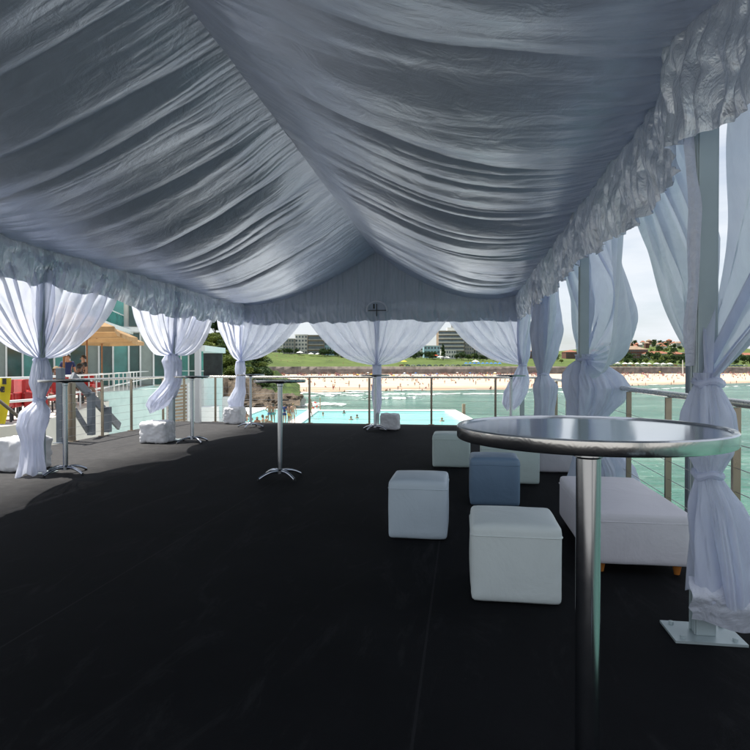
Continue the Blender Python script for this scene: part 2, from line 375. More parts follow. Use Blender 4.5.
# ------------------------------------------------------------------ marquee
TX0, TX1, RX = -4.87, 1.21, -1.83; EZL, EZR, RZ = 2.64, 2.80, 3.66
PY = [12.72, 9.53, 6.34, 2.92, -.33]
tent = empty('marquee', (RX, 6.3, 0), 0, 'large white event marquee lined with gathered grey satin, covering the black deck', 'marquee')
def TL(o): # children placed in world coordinates
    o.matrix_parent_inverse = Matrix.Translation(-Vector(o.parent.location)); return o
def post(x, y, h, wd=.08):
    m = MB(); m.box(x-wd/2, x+wd/2, y-wd/2, y+wd/2, .012, h); 
    for sx in (-1, 1):      # the extrusion's grooves read as proud edge ribs
        m.box(x+sx*(wd/2+.003)-.003, x+sx*(wd/2+.003)+.003, y-wd/2+.004, y-wd/2+.018, .012, h)
        m.box(x+sx*(wd/2+.003)-.003, x+sx*(wd/2+.003)+.003, y+wd/2-.018, y+wd/2-.004, .012, h)
    p = TL(m.build('post', M['alu'], tent, bevel=.004))
    q = MB(); q.box(x-.15, x+.15, y-.11, y+.11, .001, .012)
    for a in (-1, 1):
        for b in (-1, 1): q.lathe([(.012, .012), (.012, .024), (0, .026)], 8, (x+a*.11, y+b*.075, 0))
    qq = q.build('base_plate', M['alu'], p); qq.matrix_parent_inverse = Matrix.Identity(4)
    return p
for y in PY:
    post(TX0, y, EZL+.02); post(TX1 if y > 4 else TX1-.125, y, EZR+.02)
post(RX, 12.78, 3.55)
m = MB()
for y in PY: 
    m.bar((TX0, y, EZL+.12), (RX, y, RZ+.14), .05, .09); m.bar((TX1, y, EZR+.12), (RX, y, RZ+.14), .05, .09)
m.bar((TX0, -.33, EZL+.1), (TX0, 12.72, EZL+.1), .06); m.bar((TX1, -.33, EZR+.1), (TX1, 12.72, EZR+.1), .06); m.bar((RX, -.33, RZ+.12), (RX, 12.72, RZ+.12), .06)
TL(m.build('roof_frame', M['alu'], tent))
def slab(pts, th):
    m = MB(); n = len(pts); m.add([Vector(p) for p in pts]+[Vector(p)+Vector((0, 0, th)) for p in pts],
        [tuple(range(n))[::-1], tuple(range(n, 2*n))]+[(i, (i+1) % n, n+(i+1) % n, n+i) for i in range(n)]); return m
y0, y1 = -.45, 12.85
TL(slab([(TX0-.1, y0, EZL+.17), (RX, y0, RZ+.22), (RX, y1, RZ+.22), (TX0-.1, y1, EZL+.17)], .012).build('roof_cover', M['pvc'], tent))
TL(slab([(RX+.002, y0, RZ+.22), (TX1+.1, y0, EZR+.17), (TX1+.1, y1, EZR+.17), (RX+.002, y1, RZ+.22)], .012).build('roof_cover', M['pvc'], tent))

def lining(side):
    nu, nv = 110, 1500
    u = np.linspace(0, 1, nu)[:, None]; Y = np.linspace(-.32, 12.70, nv)[None, :]
    U = u+0*Y; YY = Y+0*u
    x1 = (TX0+.05) if side < 0 else (TX1-.06); ez = (EZL if side < 0 else EZR)
    X = RX+(x1-RX)*U
    s = 40 if side < 0 else 60
    bay = np.abs(((YY-PY[0]) / 3.19) % 1.0 - .5)*2          # 1 at frames, 0 mid-bay
    sagA = .25+.05*vn(YY*.9+5, U*0, s)+.05*(1-bay)
    prof = np.sin(PI*U**1.35)**.9
    Z = RZ+(ez-RZ)*U - sagA*prof
    # folds that run from ridge to eave, wandering slightly
    wob = .20*vn(U*1.4+3, YY*.6, s+1)+.03*vn(U*4, YY*2, s+2)
    # folds fan: tighter at the ridge, wider mid-span
    q = YY+wob
    env = np.sin(PI*np.clip(U, 0, 1))**.6
    def bil(f, sd, us):   # rounded bulges hanging down between sharp creases
        return np.abs(vn(q*f+17*sd, U*us+sd, s+sd))**.8
    k_ = 1.0 if side > 0 else .8
    d = .15*k_*bil(1.5, 3, .28)*(.25+.75*env)
    d += .125*k_*bil(2.7, 4, .35)*(.3+.7*env)*(.6+.8*np.abs(vn(YY*.4, U*.8, s+9)))
    d += .026*bil(7.0, 5, .6)*(.15+1.2*np.abs(vn(YY*.6, U*1.2, s+21)))
    near = sstep(.30, 0, U); far = sstep(.72, 1, U)
    d += (near*.014+far*.030)*bil(13, 6, 1.6)+(near*.006+far*.010)*bil(30, 7, 3)
    # crinkles across the folds
    cr = vn(YY*7+U*9, U*16-YY*2, s+8); d += .007*(np.abs(cr)-.3)*(.4+.8*np.abs(vn(YY*.8, U*3, s+10)))
    d *= .30+.70*sstep(0, .16, U)
    Z = Z - d*.95+ .02
    # slight pull sideways
    YY2 = np.clip(YY+.03*vn(U*6, YY*3, s+12)*env, -.33, 12.72)
    P = np.stack([X+.0*d, YY2, Z], -1)
    if side > 0: P = P[:, ::-1]
    return P
for sd in (-1, 1):
    TL(grid_obj('ceiling_lining', lining(sd), M['liner'], tent))
m = MB(); m.add([(TX0-.05, 12.83, 2.40), (TX1+.05, 12.83, 2.40), (TX1+.05, 12.83, EZR+.165), (RX, 12.83, RZ+.215), (TX0-.05, 12.83, EZL+.165)], [(0, 1, 2, 3, 4)])
TL(m.build('gable_cover', M['pvc'], tent))
def gathered_strip(A, B, nrm, top, h, seed, n=None, amp=.03, scallop=.04, topdrop=None, rows=44):
    A = Vector(A); B = Vector(B); Ln = (B-A).length; n = n or int(Ln/.011); nrm = Vector(nrm); d = (B-A)/Ln
    s = np.linspace(0, Ln, n)[None, :]; t = np.linspace(0, 1, rows)[:, None]; S = s+0*t; T = t+0*s
    w_ = .25*vn(S*3, T*2, seed+20)
    f = 1.5*np.abs(vn(S*6.5+w_+T*.9, T*.7, seed))**.7+1.0*np.abs(vn(S*14+w_-T*1.2, T*1.2, seed+1))**.8+.5*np.abs(vn(S*30, T*1.6, seed+2))
    diag = vn(S*4+T*2.6, T*2.5-S*1.6, seed+3); f += .8*np.abs(diag)*sstep(.1, .5, T)
    f2 = vn(S*11-T*3, T*4+S*3, seed+5); f += .45*np.abs(f2); f = f-1.2
    off = amp*f*(.35+.65*sstep(0, .5, T))+.05*np.sin(PI*T)*(1+.5*vn(S*1.3, T, seed+6))
    tp = top if not callable(top) else top(S)
    hh = h*(1+.10*vn(S*1.1, S*0, seed+7)) + scallop*vn(S*4.5, S*0, seed+8)
    z = tp - T*hh
    sh = .02*vn(S*8, T*6, seed+9)
    P = np.stack([A.x+d.x*(S+sh)+nrm.x*off, A.y+d.y*(S+sh)+nrm.y*off, z+0*S], -1)
    return P
TL(grid_obj('valance', gathered_strip((TX0+.07, -.3, 0), (TX0+.07, 12.70, 0), (1, 0, 0), EZL+.10, .61, 100), M['valance'], tent))
vp = gathered_strip((TX1-.07, -.3, 0), (TX1-.07, 12.70, 0), (-1, 0, 0), EZR+.10, .70, 120, amp=.04)
vp[..., 0] -= .17*np.exp(-((vp[..., 1]-2.92)/.34)**2)     # the frill bulges round the post that stands inside it
TL(grid_obj('valance', vp, M['valance'], tent))
def gtop(S):
    x = TX0+.1+S; zz = np.where(x < RX, EZL+(RZ-EZL)*(x-TX0)/(RX-TX0), EZR+(RZ-EZR)*(TX1-x)/(TX1-RX)); return zz+.10
# far gable lining: pleated, hem at about 2.2 m
Ln = TX1-TX0-.2; S = np.linspace(0, Ln, 900)[None, :]; T = np.linspace(0, 1, 60)[:, None]; S2 = S+0*T; T2 = T+0*S
zt = gtop(S2); zb = 2.19+.035*vn(S2*2.3, S2*0, 150)+.03*vn(S2*7, S2*0, 151)
zz = zt+(zb-zt)*T2
pl = .018*vn(S2*14, zz*.9, 152)+.010*vn(S2*30, zz*2, 153)+.05*np.sin(np.clip((2.62-zz)/.42, 0, 1)*PI)*(1+.4*vn(S2*3, zz, 154))
pl += .02*(1-2*np.abs(vn(S2*9+zz*3, zz*6, 155)))*sstep(2.75, 2.5, zz)
TL(grid_obj('gable_lining', np.stack([TX0+.1+S2, 12.64-pl, zz], -1), M['gable'], tent))
# round fabric boss and cross bracket at the middle of the gable
cx, cz = RX+.03, 2.44
m = MB(); a = []
for k in range(25):
    t = PI*(-.06+1.12*k/24); a.append((cx+.215*math.cos(t), 12.55, cz+.19*math.sin(t)))
m.tube(a, .022, 10); arch = TL(m.build('bracket_hoop', M['satinwhite'], tent, smooth=True))
m = MB(); m.bar((cx, 12.52, cz-.13), (cx, 12.52, cz+.13), .018); m.bar((cx-.18, 12.515, cz-.01), (cx+.2, 12.515, cz-.01), .018); m.bar((cx-.06, 12.525, cz+.03), (cx-.06, 12.525, cz+.13), .03)
TL(m.build('cross_bracket', M['black'], tent))

# ------------------------------------------------------------------ curtains
def panel(T0, T1, K, nrm, sag, nf, seed, amp=.07, kw=.05, blow=0.0, bulge=0.0):
    ns, ntt = 130, 64
    T0 = np.array(T0); T1 = np.array(T1); K = np.array(K); nrm = np.array(nrm, float)
    al = (T1-T0)/np.linalg.norm(T1-T0)
    s = np.linspace(0, 1, ns)[None, :, None]; t = np.linspace(0, 1, ntt)[:, None, None]
    S = s[..., 0]+0*t[..., 0]; T = t[..., 0]+0*s[..., 0]
    top = T0+(T1-T0)*s
    kk = K+al*(s-.45)*kw
    P = top*(1-t)+kk*t
    w_ = np.abs(S)**1.2
    P[..., 2] -= sag*w_*np.sin(PI*T**.95)
    P = P+nrm*(bulge*np.sin(PI*T)**1.2*np.sin(PI*np.clip(S*.9+.1, 0, 1)))[..., None]+al*(blow*np.sin(PI*T)*w_)[..., None]
    ph = 2*PI*nf*(S+.05*vn(S*5, T*2, seed))
    A = amp*(1-T)**.6*(.5+.5*sstep(0, .25, T))+.012
    rip = A*(.40*np.sin(ph)+1.1*(np.abs(vn(S*nf*1.1+T*.6, T*.9, seed+1))**.8-.3)+.6*(np.abs(vn(S*nf*2.6, T*2.0, seed+2))-.3)+.35*vn(S*nf*5, T*3, seed+3))
    P = P+nrm*rip[..., None]+al*(A*.35*np.cos(ph))[..., None]
    P[..., 2] += .010*vn(S*nf*3, T*5, seed+4)*np.sin(PI*T)
    return P
def tail(K, stations, seed, nf=7, fold=.22, n=72, m=70):
    """stations: (z, dx, dy, rx, ry) from the knot down"""
    st = np.array(stations, float); zs = np.linspace(0, 1, m); base = np.linspace(0, 1, len(st))
    def cub(c):
        out = np.interp(zs, base, st[:, c]); k = np.array([1, 2, 1])/4.0; pad = np.pad(out, 1, mode='edge'); return np.convolve(pad, k, 'valid')
    Z, dx, dy, rx, ry = [cub(i)[:, None] for i in range(5)]
    th = np.linspace(0, 2*PI, n, endpoint=False)[None, :]; t = zs[:, None]
    size = np.maximum(rx, ry)
    f = 1+fold*(np.sin(nf*th+2.2*t+seed)*.6+.7*vn(np.cos(th)*2.2+9, np.sin(th)*2.2+t*3, seed))*np.clip(size/.09, .35, 1)
    cr = np.abs(vn(np.cos(th)*4+20+t*1.5, np.sin(th)*4+t*2.2, seed+5)); f = f+.42*(cr-.3)*np.clip(size/.1, .4, 1)+.16*(np.abs(vn(np.cos(th)*8+20, np.sin(th)*8+t*6, seed+6))-.3)
    X = K[0]+dx+rx*f*np.cos(th); Y = K[1]+dy+ry*f*np.sin(th)
    Zz = Z+0*th; Zz = Zz-(t**6)*(.09*np.abs(vn(np.cos(th)*1.7+4, np.sin(th)*1.7, seed+2)))
    return np.stack([X, Y, Zz], -1)
def tie(K, r, z, parent, mat=None):
    m = MB(); pts = []
    for k in range(21):
        t = 2*PI*k/20; pts.append((K[0]+r*math.cos(t), K[1]+r*math.sin(t), z+.008*math.sin(3*t)))
    m.tube(pts, [.016+.004*math.sin(k*1.7) for k in range(21)], 8, caps=False)
    return m.build('tie_band', mat or M['curtain'], parent, smooth=True)
def curtain(name, label, K, panels, tails, ties, grp='tied back voile curtains round the marquee'):
    e = empty('curtain', (K[0], K[1], 0), 0, label, 'curtain', grp)
    def loc(o): o.matrix_parent_inverse = Matrix.Translation(-Vector((K[0], K[1], 0))); return o
    for p in panels: loc(grid_obj('drape', p, M['curtain'], e))
    for t_ in tails: loc(grid_obj('tail', t_, M['curtain'], e, closed=True))
    for r, z, dx, dy in ties: loc(tie((K[0]+dx, K[1]+dy), r, z, e))
    return e
xl, xr = TX0+.075, TX1+.03
HL, HR = 2.50, 2.66
# left row
K = (TX0+.02, 6.32, 1.32)
curtain('curtain', 'white curtain on the nearest left post, tied twice and dropping onto a white weight bag', K,
  [panel((xl, 6.62, HL), (xl, 4.70, HL), K, (1, 0, 0), .30, 7, 201), panel((xl+.02, 6.10, HL), (xl, 7.95, HL), K, (1, 0, 0), .34, 7, 205)],
  [tail(K, [(1.34, 0, 0, .06, .07), (1.22, 0, 0, .085, .10), (1.05, 0, 0, .10, .13), (.92, 0, -.01, .07, .07), (.83, -.01, -.01, .06, .06), (.72, -.03, -.05, .13, .16), (.56, -.04, -.10, .13, .16), (.38, 0, -.14, .10, .10), (.18, .03, -.18, .11, .11), (.06, .05, -.2, .13, .14)], 3)],
  [(.062, 1.32, 0, 0), (.062, .86, 0, -.01)])
K = (TX0+.02, 9.5, 1.44)
curtain('curtain', 'white curtain on the middle left post, its short tail blown sideways above a weight bag', K,
  [panel((xl, 9.66, HL), (xl, 8.0, HL), K, (1, 0, 0), .42, 7, 211), panel((xl+.02, 9.42, HL), (xl, 11.2, HL), K, (1, 0, 0), .40, 7, 215)],
  [tail(K, [(1.46, 0, 0, .07, .09), (1.34, .02, 0, .13, .15), (1.2, .03, 0, .12, .13), (1.05, .02, 0, .12, .12), (.9, -.04, -.04, .14, .16), (.74, -.12, -.1, .17, .22), (.62, -.2, -.12, .15, .2), (.54, -.22, -.14, .08, .12)], 8)],
  [(.08, 1.44, 0, 0)])
K = (TX0+.02, 12.64, 1.36)
curtain('curtain', 'white curtain on the far left corner post, wrapped tight above a white bag', K,
  [panel((xl, 12.6, HL), (xl, 11.1, HL), K, (1, 0, 0), .28, 6, 221), panel((xl-.1, 12.62, HL), (TX0+1.6, 12.68, HL), K, (0, -1, 0), .30, 6, 225)],
  [tail(K, [(1.38, 0, 0, .07, .07), (1.2, 0, 0, .095, .095), (1.0, 0, 0, .09, .09), (.8, 0, 0, .09, .09), (.68, -.03, 0, .13, .12), (.5, -.10, 0, .15, .13), (.35, -.09, 0, .13, .12), (.2, -.05, 0, .09, .08), (.1, -.04, 0, .05, .05)], 12)],
  [(.075, 1.36, 0, 0)])
# middle of the far end
K = (RX+.02, 12.60, 1.28)
curtain('curtain', 'wide white curtain at the middle of the far end, under the cross bracket', K,
  [panel((RX+.12, 12.66, 2.5), (RX-1.55, 12.68, 2.32), K, (0, -1, 0), .30, 6, 231), panel((RX-.10, 12.70, 2.5), (RX+1.55, 12.68, 2.32), K, (0, -1, 0), .30, 6, 235)],
  [tail(K, [(1.30, 0, 0, .08, .07), (1.1, 0, 0, .09, .085), (.9, 0, 0, .085, .08), (.7, .0, 0, .085, .08), (.5, .01, 0, .08, .07), (.3, .01, 0, .06, .06)], 15, fold=.15)],
  [(.075, 1.28, 0, 0)])
# far right corner
K = (TX1-.0, 12.62, 1.28)
curtain('curtain', 'white curtain on the far right corner post, its tail swinging left of the post', K,
  [panel((TX1-.02, 12.68, HR-.15), (TX1-1.62, 12.68, 2.34), K, (0, -1, 0), .30, 6, 241), panel((xr, 12.6, HR), (xr, 11.4, HR), K, (-1, 0, 0), .25, 5, 245, bulge=.1)],
  [tail(K, [(2.5, 0.02, 0, .10, .08), (1.9, .02, 0, .13, .11), (1.45, .01, 0, .11, .09), (1.28, 0, 0, .07, .07), (1.1, -.02, 0, .12, .1), (.9, -.08, 0, .17, .13), (.7, -.16, 0, .20, .13), (.5, -.22, 0, .16, .12), (.4, -.26, 0, .07, .07)], 18)],
  [(.078, 1.28, 0, 0)])
# right row
K = (xr-.02, 9.5, 1.12)
curtain('curtain', 'slim white curtain next to the far right corner, knotted low and hanging straight', K,
  [panel((xr, 9.55, HR), (xr, 8.5, HR), K, (-1, 0, 0), .05, 5, 251, bulge=-.1), panel((xr, 9.5, HR), (xr, 10.4, HR), K, (-1, 0, 0), .05, 5, 255, bulge=.1)],
  [tail(K, [(2.62, .03, 0, .13, .16), (2.2, .03, 0, .15, .18), (1.8, .04, 0, .2, .2), (1.4, .02, 0, .16, .16), (1.12, 0, 0, .07, .07), (.95, .03, 0, .16, .13), (.7, .02, 0, .13, .12), (.45, 0, 0, .12, .1), (.2, 0, 0, .10, .1)], 21)],
  [(.078, 1.12, 0, 0)])
K = (xr-.01, 6.34, 1.30)
curtain('curtain', 'white curtain on the middle right post, billowing outwards like a sail above its knot', K,
  [panel((xr, 6.30, HR+.02), (xr, 7.75, HR), K, (-1, 0, 0), .35, 6, 261, bulge=-.10), panel((xr, 6.55, HR+.02), (xr, 5.0, HR), K, (-1, 0, 0), .75, 6, 265, bulge=-.42, amp=.08)],
  [tail(K, [(1.36, 0, 0, .09, .09), (1.31, 0, 0, .07, .07), (1.25, .02, 0, .14, .13), (1.15, .06, 0, .22, .18), (1.02, .11, 0, .26, .21), (.88, .10, 0, .23, .19), (.74, .04, 0, .16, .15), (.6, .04, 0, .12, .12), (.44, .1, 0, .16, .16), (.25, .18, -.05, .24, .22), (.12, .2, -.05, .26, .24)], 24, nf=8, fold=.32, n=150, m=140)],
  [(.085, 1.31, 0, 0)])
NX, NY = TX1-.125, 2.92
K = (NX-.005, NY-.06, 1.155)
e = curtain('curtain', 'large white curtain on the nearest right post, knotted twice with a wide ragged hem', K,
  [panel((NX+.03, NY+.2, HR+.1), (xr, 4.85, HR), K, (-1, 0, 0), .17, 6, 271, amp=.08, bulge=-.10, kw=.12), panel((NX+.16, NY+.03, HR+.1), (xr+.1, 1.3, HR), K, (-1, 0, 0), .12, 6, 275, amp=.09, bulge=-.25)],
  [tail(K, [(1.20, 0, 0, .05, .05), (1.155, 0, 0, .042, .042), (1.10, .005, 0, .062, .06), (1.02, .015, 0, .085, .08), (.92, .02, 0, .094, .09), (.84, .015, 0, .082, .08), (.78, .01, 0, .056, .055), (.745, .005, 0, .042, .042), (.70, .015, 0, .058, .055), (.63, .03, 0, .085, .08), (.55, .045, 0, .105, .09), (.44, .06, 0, .12, .10), (.33, .075, 0, .13, .105), (.22, .085, 0, .135, .11)], 30, nf=7, fold=.3, n=180, m=170)],
  [(.052, 1.155, 0, 0), (.052, .745, 0, 0)])
P = gathered_strip((K[0]-.09, NY-.10, 0), (K[0]+.20, NY-.10, 0), (0, -1, 0), .30, .20, 291, amp=.011, n=90)
o = grid_obj('satin_lining', P, M['satinwhite'], e); o.matrix_parent_inverse = Matrix.Translation(-Vector((K[0], K[1], 0)))
P = gathered_strip((NX-.10, NY-.01, 0), (NX-.046, NY-.01, 0), (0, -1, 0), 2.30, 1.12, 292, amp=.012, n=40, rows=120)
o = grid_obj('satin_strip', P, M['satinwhite'], e); o.matrix_parent_inverse = Matrix.Translation(-Vector((K[0], K[1], 0)))

# ------------------------------------------------------------------ weight bags
def sack(x, y, sx, sy, h, seed, label):
    n = 28; bm = bmesh.new(); bmesh.ops.create_cube(bm, size=1); bmesh.ops.subdivide_edges(bm, edges=bm.edges[:], cuts=27, use_grid_fill=True)
    co = np.array([v.co for v in bm.verts])
    r = np.abs(co*2); p = 7.0; nrm = (r**p).sum(1)**(1/p); nrm = np.maximum(nrm, 1e-6); mxx = r.max(1); s = np.where(mxx > 0, mxx/nrm, 1)
    co = co*s[:, None]
    k = .035*vn(co[:, 0]*5+seed, co[:, 2]*5+co[:, 1]*3, seed)+.02*vn(co[:, 0]*13+co[:, 1]*9, co[:, 2]*12, seed+1)
    cz_ = np.abs(vn(np.arctan2(co[:, 1], co[:, 0])*5+co[:, 2]*3, co[:, 2]*3, seed+7)); k = k*.7+.012*(cz_-.35)+.003*(np.abs(vn(co[:, 0]*9+co[:, 2]*6, co[:, 1]*9-co[:, 2]*8, seed+9))-.3)
    co = co*(1+k*2)[:, None]
    co[:, 2] += .5
    fl = 1+.10*np.clip(.3-co[:, 2], 0, 1)/.3*np.abs(vn(np.arctan2(co[:, 1], co[:, 0])*4, co[:, 2]*2, seed+3))
    co[:, 0] *= fl; co[:, 1] *= fl
    co = co*np.array([sx, sy, h]); co[:, 2] = np.maximum(co[:, 2], .004)
    for v, c in zip(bm.verts, co): v.co = c
    me = D.meshes.new('weight_bag'); bm.to_mesh(me); bm.free(); me.polygons.foreach_set('use_smooth', [True]*len(me.polygons))
    o = linkmesh('weight_bag', me, M['sandbag']); o.location = (x, y, 0); tag(o, label, 'weight bag', 'covered weights at the marquee posts'); return o
def F2(px, py):      # floor point under a bearing and height in the photo
    Z = CZ*F/(py-HY); return W(px, Z)
for px, py, sx, sy, h, sd, lb in ((17, 476, .50, .50, .40, 1, 'large crumpled white weight bag at the foot of the nearest left post'),
    (151, 444, .46, .40, .36, 2, 'white weight bag beside the middle left post'),
    (231, 424.5, .40, .42, .38, 3, 'white weight bag by the far left corner post'),
    (389, 430.5, .38, .36, .32, 4, 'lavender white weight bag right of the middle post at the far end')):
    p = F2(px, py); sack(p.x-(.26 if px == 17 else 0), p.y+sy/2+(.14 if px == 17 else 0), sx, sy, h, sd*7, lb)

# ------------------------------------------------------------------ bar tables
def make_table(r=.30, h=1.09, swirl=False, label=''):
    root = empty('bar_table', (0, 0, 0), 0, label, 'bar table', 'tall round bar tables on the deck')
    m = MB(); m.lathe([(r-.004, h-.010), (r-.012, h-.004), (0.0, h-.004)], 96); m.build('table_top', M['tabletop'], root, smooth=True)
    m = MB(); m.lathe([(r-.05, h-.030), (r-.002, h-.030), (r, h-.027), (r, h-.003), (r-.003, h), (r-.012, h), (r-.014, h-.006), (r-.05, h-.03)], 96)
    m.build('table_rim', M['swirl'] if swirl else M['chrome'], root, smooth=True)
    m = MB(); m.lathe([(0.03, .06), (.0275, .08), (.0275, h-.075), (.034, h-.07), (.034, h-.045), (.09, h-.031), (.09, h-.028)], 32); m.build('pole', M['chrome'], root, smooth=True)
    m = MB(); m.lathe([(.05, .05), (.048, .085), (.03, .10)], 24)
    hub = m.build('hub', M['chrome'], root, smooth=True)
    for k in range(4):
        a = PI/4+k*PI/2; m = MB(); pts = []; rr = []
        for j in range(9):
            t = j/8; pts.append(((.03+.245*t)*math.cos(a), (.03+.245*t)*math.sin(a), .075-.055*t**1.6+.012*math.sin(PI*t))); rr.append(.020-.006*t)
        m.tube(pts, rr, 10); lg = m.build('leg', M['chrome'], root, smooth=True)
        g = MB(); g.lathe([(.016, 0.0), (.016, .012), (.008, .02)], 12, (.275*math.cos(a), .275*math.sin(a), .002)); g.build('foot', M['black'], lg)
    return root
near = make_table(.30, 1.088, True, 'closest chrome bar table with swirled metal rim, right of the white cubes')
near.location = WC(.491, 1.378); near.rotation_euler.z = .4
far0 = make_table(.285, 1.09, False, 'chrome bar table standing alone in the shade at the middle of the deck')
tabs = [(280, 478, .1, None), (65, 474, .5, 'chrome bar table in front of the nearest left curtain and yellow banner'),
        (192, 442.5, .2, 'chrome bar table beside the middle left post and its weight bag'), (250.5, 427.5, .7, 'chrome bar table against the railing by the far left corner curtain'),
        (375, 430, .3, 'chrome bar table in front of the far middle curtain'), (511, 431, .6, 'chrome bar table left of the far right corner curtain')]
for i, (px, py, rz, lb) in enumerate(tabs):
    o = far0 if i == 0 else copy_tree(far0)
    o.location = F2(px, py); o.rotation_euler.z = rz
    if lb: o['label'] = lb

# ------------------------------------------------------------------ cubes and benches
def cube(name, px_l, px_r, ybot, depth, h, mat, label, cat='stool', foot=0.0, seam=.055, group='white leatherette seats', d0=None, xw=None):
    Z = (CZ-foot)*F/(ybot-HY); a = W(px_l, Z); b = W(px_r, Z); wd = (b-a).length if xw is None else xw; c = (a+b)/2
    if xw: c = W(px_r, Z)-Vector((xw/2, 0, 0))
    root = empty(name, (c.x, c.y+depth/2, 0), 0, label, cat, group)
    bm = bmesh.new(); bmesh.ops.create_cube(bm, size=1); bmesh.ops.subdivide_edges(bm, edges=bm.edges[:], cuts=15, use_grid_fill=True)
    rad = .03; hx, hy, hz = wd/2, depth/2, (h-foot)/2; sd = int(px_l)
    for v in bm.verts:
        p = Vector((v.co.x*2*hx, v.co.y*2*hy, v.co.z*2*hz))
        # pull samples towards the edges so the rounding is well resolved
        q = Vector([math.copysign(hh-hh*max(0.0,1-abs(cc)/hh)**1.25, cc) if hh else 0 for cc, hh in zip(p, (hx, hy, hz))])
        inn = Vector([max(-hh+rad, min(hh-rad, cc)) for cc, hh in zip(q, (hx, hy, hz))])
        dl = q-inn
        if dl.length > 1e-6: q = inn+dl.normalized()*rad
        fx = 1-(q.x/hx)**2; fy = 1-(q.y/hy)**2; fz = 1-(q.z/hz)**2
        if q.z > hz-.031: q.z += .016*max(fx, 0)**.7*max(fy, 0)**.7
        q.x += math.copysign(.006, q.x)*max(0, fz)*max(0, fy); q.y += math.copysign(.006, q.y)*max(0, fz)*max(0, fx)
        wq = .0022*(vn(np.array(q.x*9+sd), np.array(q.z*7+q.y*6), sd)+0); q += Vector((wq, wq, wq*.6)).to_3d()*1.0
        v.co = q+Vector((0, 0, foot+hz+.002))
    me = D.meshes.new('seat_cover'); bm.to_mesh(me); bm.free(); me.polygons.foreach_set('use_smooth', [True]*len(me.polygons))
    linkmesh('seat_cover', me, mat, root)
    zc = h-seam; m = MB(); x, y = hx+.002, hy+.002; r = .032; pts = []
    for (cx_, cy_, a0) in ((x-r, y-r, 0), (-x+r, y-r, 90), (-x+r, -y+r, 180), (x-r, -y+r, 270)):
        for k in range(5):
            t = R(a0+k*22.5); pts.append((cx_+r*math.cos(t), cy_+r*math.sin(t), zc))
    pts.append(pts[0]); m.tube(pts, .0036, 6, caps=False); m.build('piping', mat, root, smooth=True)
    if foot:
        for sx in (-1, 1):
            for sy in (-1, 1):
                f_ = MB(); f_.lathe([(.016, 0.0), (.026, foot*.9), (.026, foot+.01)], 14, (sx*(hx-.07), sy*(hy-.07), .001)); f_.build('foot', M['orangeleg'], root, smooth=True)
    return root
V1 = vinyl('vinyl_white', (.70, .76, .75)); V2 = vinyl('vinyl_cool', (.58, .67, .74)); V3 = vinyl('vinyl_blue', (.16, .25, .36)); V4 = vinyl('vinyl_mint', (.60, .71, .68)); V5 = vinyl('vinyl_lilac', (.70, .675, .72), .5)
cube('cube_stool', 472, 562, 606, .46, .405, V1, 'nearest white cube stool, left of the chrome pole')
cube('cube_stool', 388, 447, 540.5, .46, .415, V2, 'pale white cube stool standing leftmost on the black floor')
cube('cube_stool', 470.5, 520, 507, .42, .42, V3, 'slate blue cube stool behind the nearest white cube')
cube('cube_stool', 432.5, 470, 468, .44, .40, V4, 'pale mint cube stool, farthest back left of the blue one')
cube('ottoman', 482, 539.5, 484.5, .50, .42, V4, 'wide mint white ottoman just right of the blue cube stool', 'ottoman')
cube('ottoman', 539, 604, 473.5, .50, .37, V5, 'lilac white ottoman farthest back, half hidden behind the chrome pole', 'ottoman')
cube('bench_ottoman', 594, 692, 568, 1.22, .37, V5, 'long lilac white bench ottoman on orange timber feet beside the railing', 'bench', foot=.055)

# ------------------------------------------------------------------ railings
def railing(pts, posts, label, wires=6, h=1.02, mat_top=None, mat_post=None, ctr=None, pw=.045):
    c = Vector(pts[0]).lerp(Vector(pts[-1]), .5); c.z = 0
    root = empty('railing', c, 0, label, 'railing', 'steel railings round the deck')
    loc = lambda o: (setattr(o, 'matrix_parent_inverse', Matrix.Translation(-c)), o)[1]
    m = MB(); m.tube([Vector(p)+Vector((0, 0, h)) for p in pts], .024, 12); loc(m.build('handrail', mat_top or M['railtop'], root, smooth=True))
    for p in posts:
        m = MB(); x, y = p[0], p[1]; m.box(x-pw/2, x+pw/2, y-pw/2*.6, y+pw/2*.6, .0, h-.026); m.box(x-.06, x+.06, y-.045, y+.045, .001, .011)
        loc(m.build('post', mat_post or M['steel'], root, bevel=.003))
    for k in range(wires):
        z = .10+k*(h-.2)/wires; m = MB(); m.tube([Vector(p)+Vector((0, 0, z)) for p in pts], .0025, 6); loc(m.build('cable', M['wire'], root))
    return root
yr = YF-.08
railing([(XL+.08, yr, 0), (XR-.08, yr, 0)], [W(p, 13.2).lerp(W(p, 13.2), 0) and (((p-375)/F*13.0)*1.0, yr) for p in ()] or
        [(x, yr) for x in (-6.30, -5.55, -4.72, -3.36, -2.02, -.67, .68, 1.50)], 'straight steel railing along the far end of the deck above the pool')
railing([(XR-.07, yr-.05, 0), (XR-.07, -3, 0)], [(XR-.07, y) for y in (11.75, 10.4, 9.33, 8.2, 7.1, 5.95, 4.85, 3.7, 2.6, 1.5, .4, -.7, -1.8, -2.9)], 'long steel railing along the right edge of the deck above the sea')
railing([(XL+.08, yr-.05, 0), (XL+.08, 8.75, 0)], [(XL+.08, y) for y in (12.1, 10.85, 9.9)], 'steel railing on the left edge of the deck beside the mint wall')
def single(name, m, mat, label, cat, group=None, **kw):
    o = m.build(name, mat, **kw); return tag(o, label, cat, group)
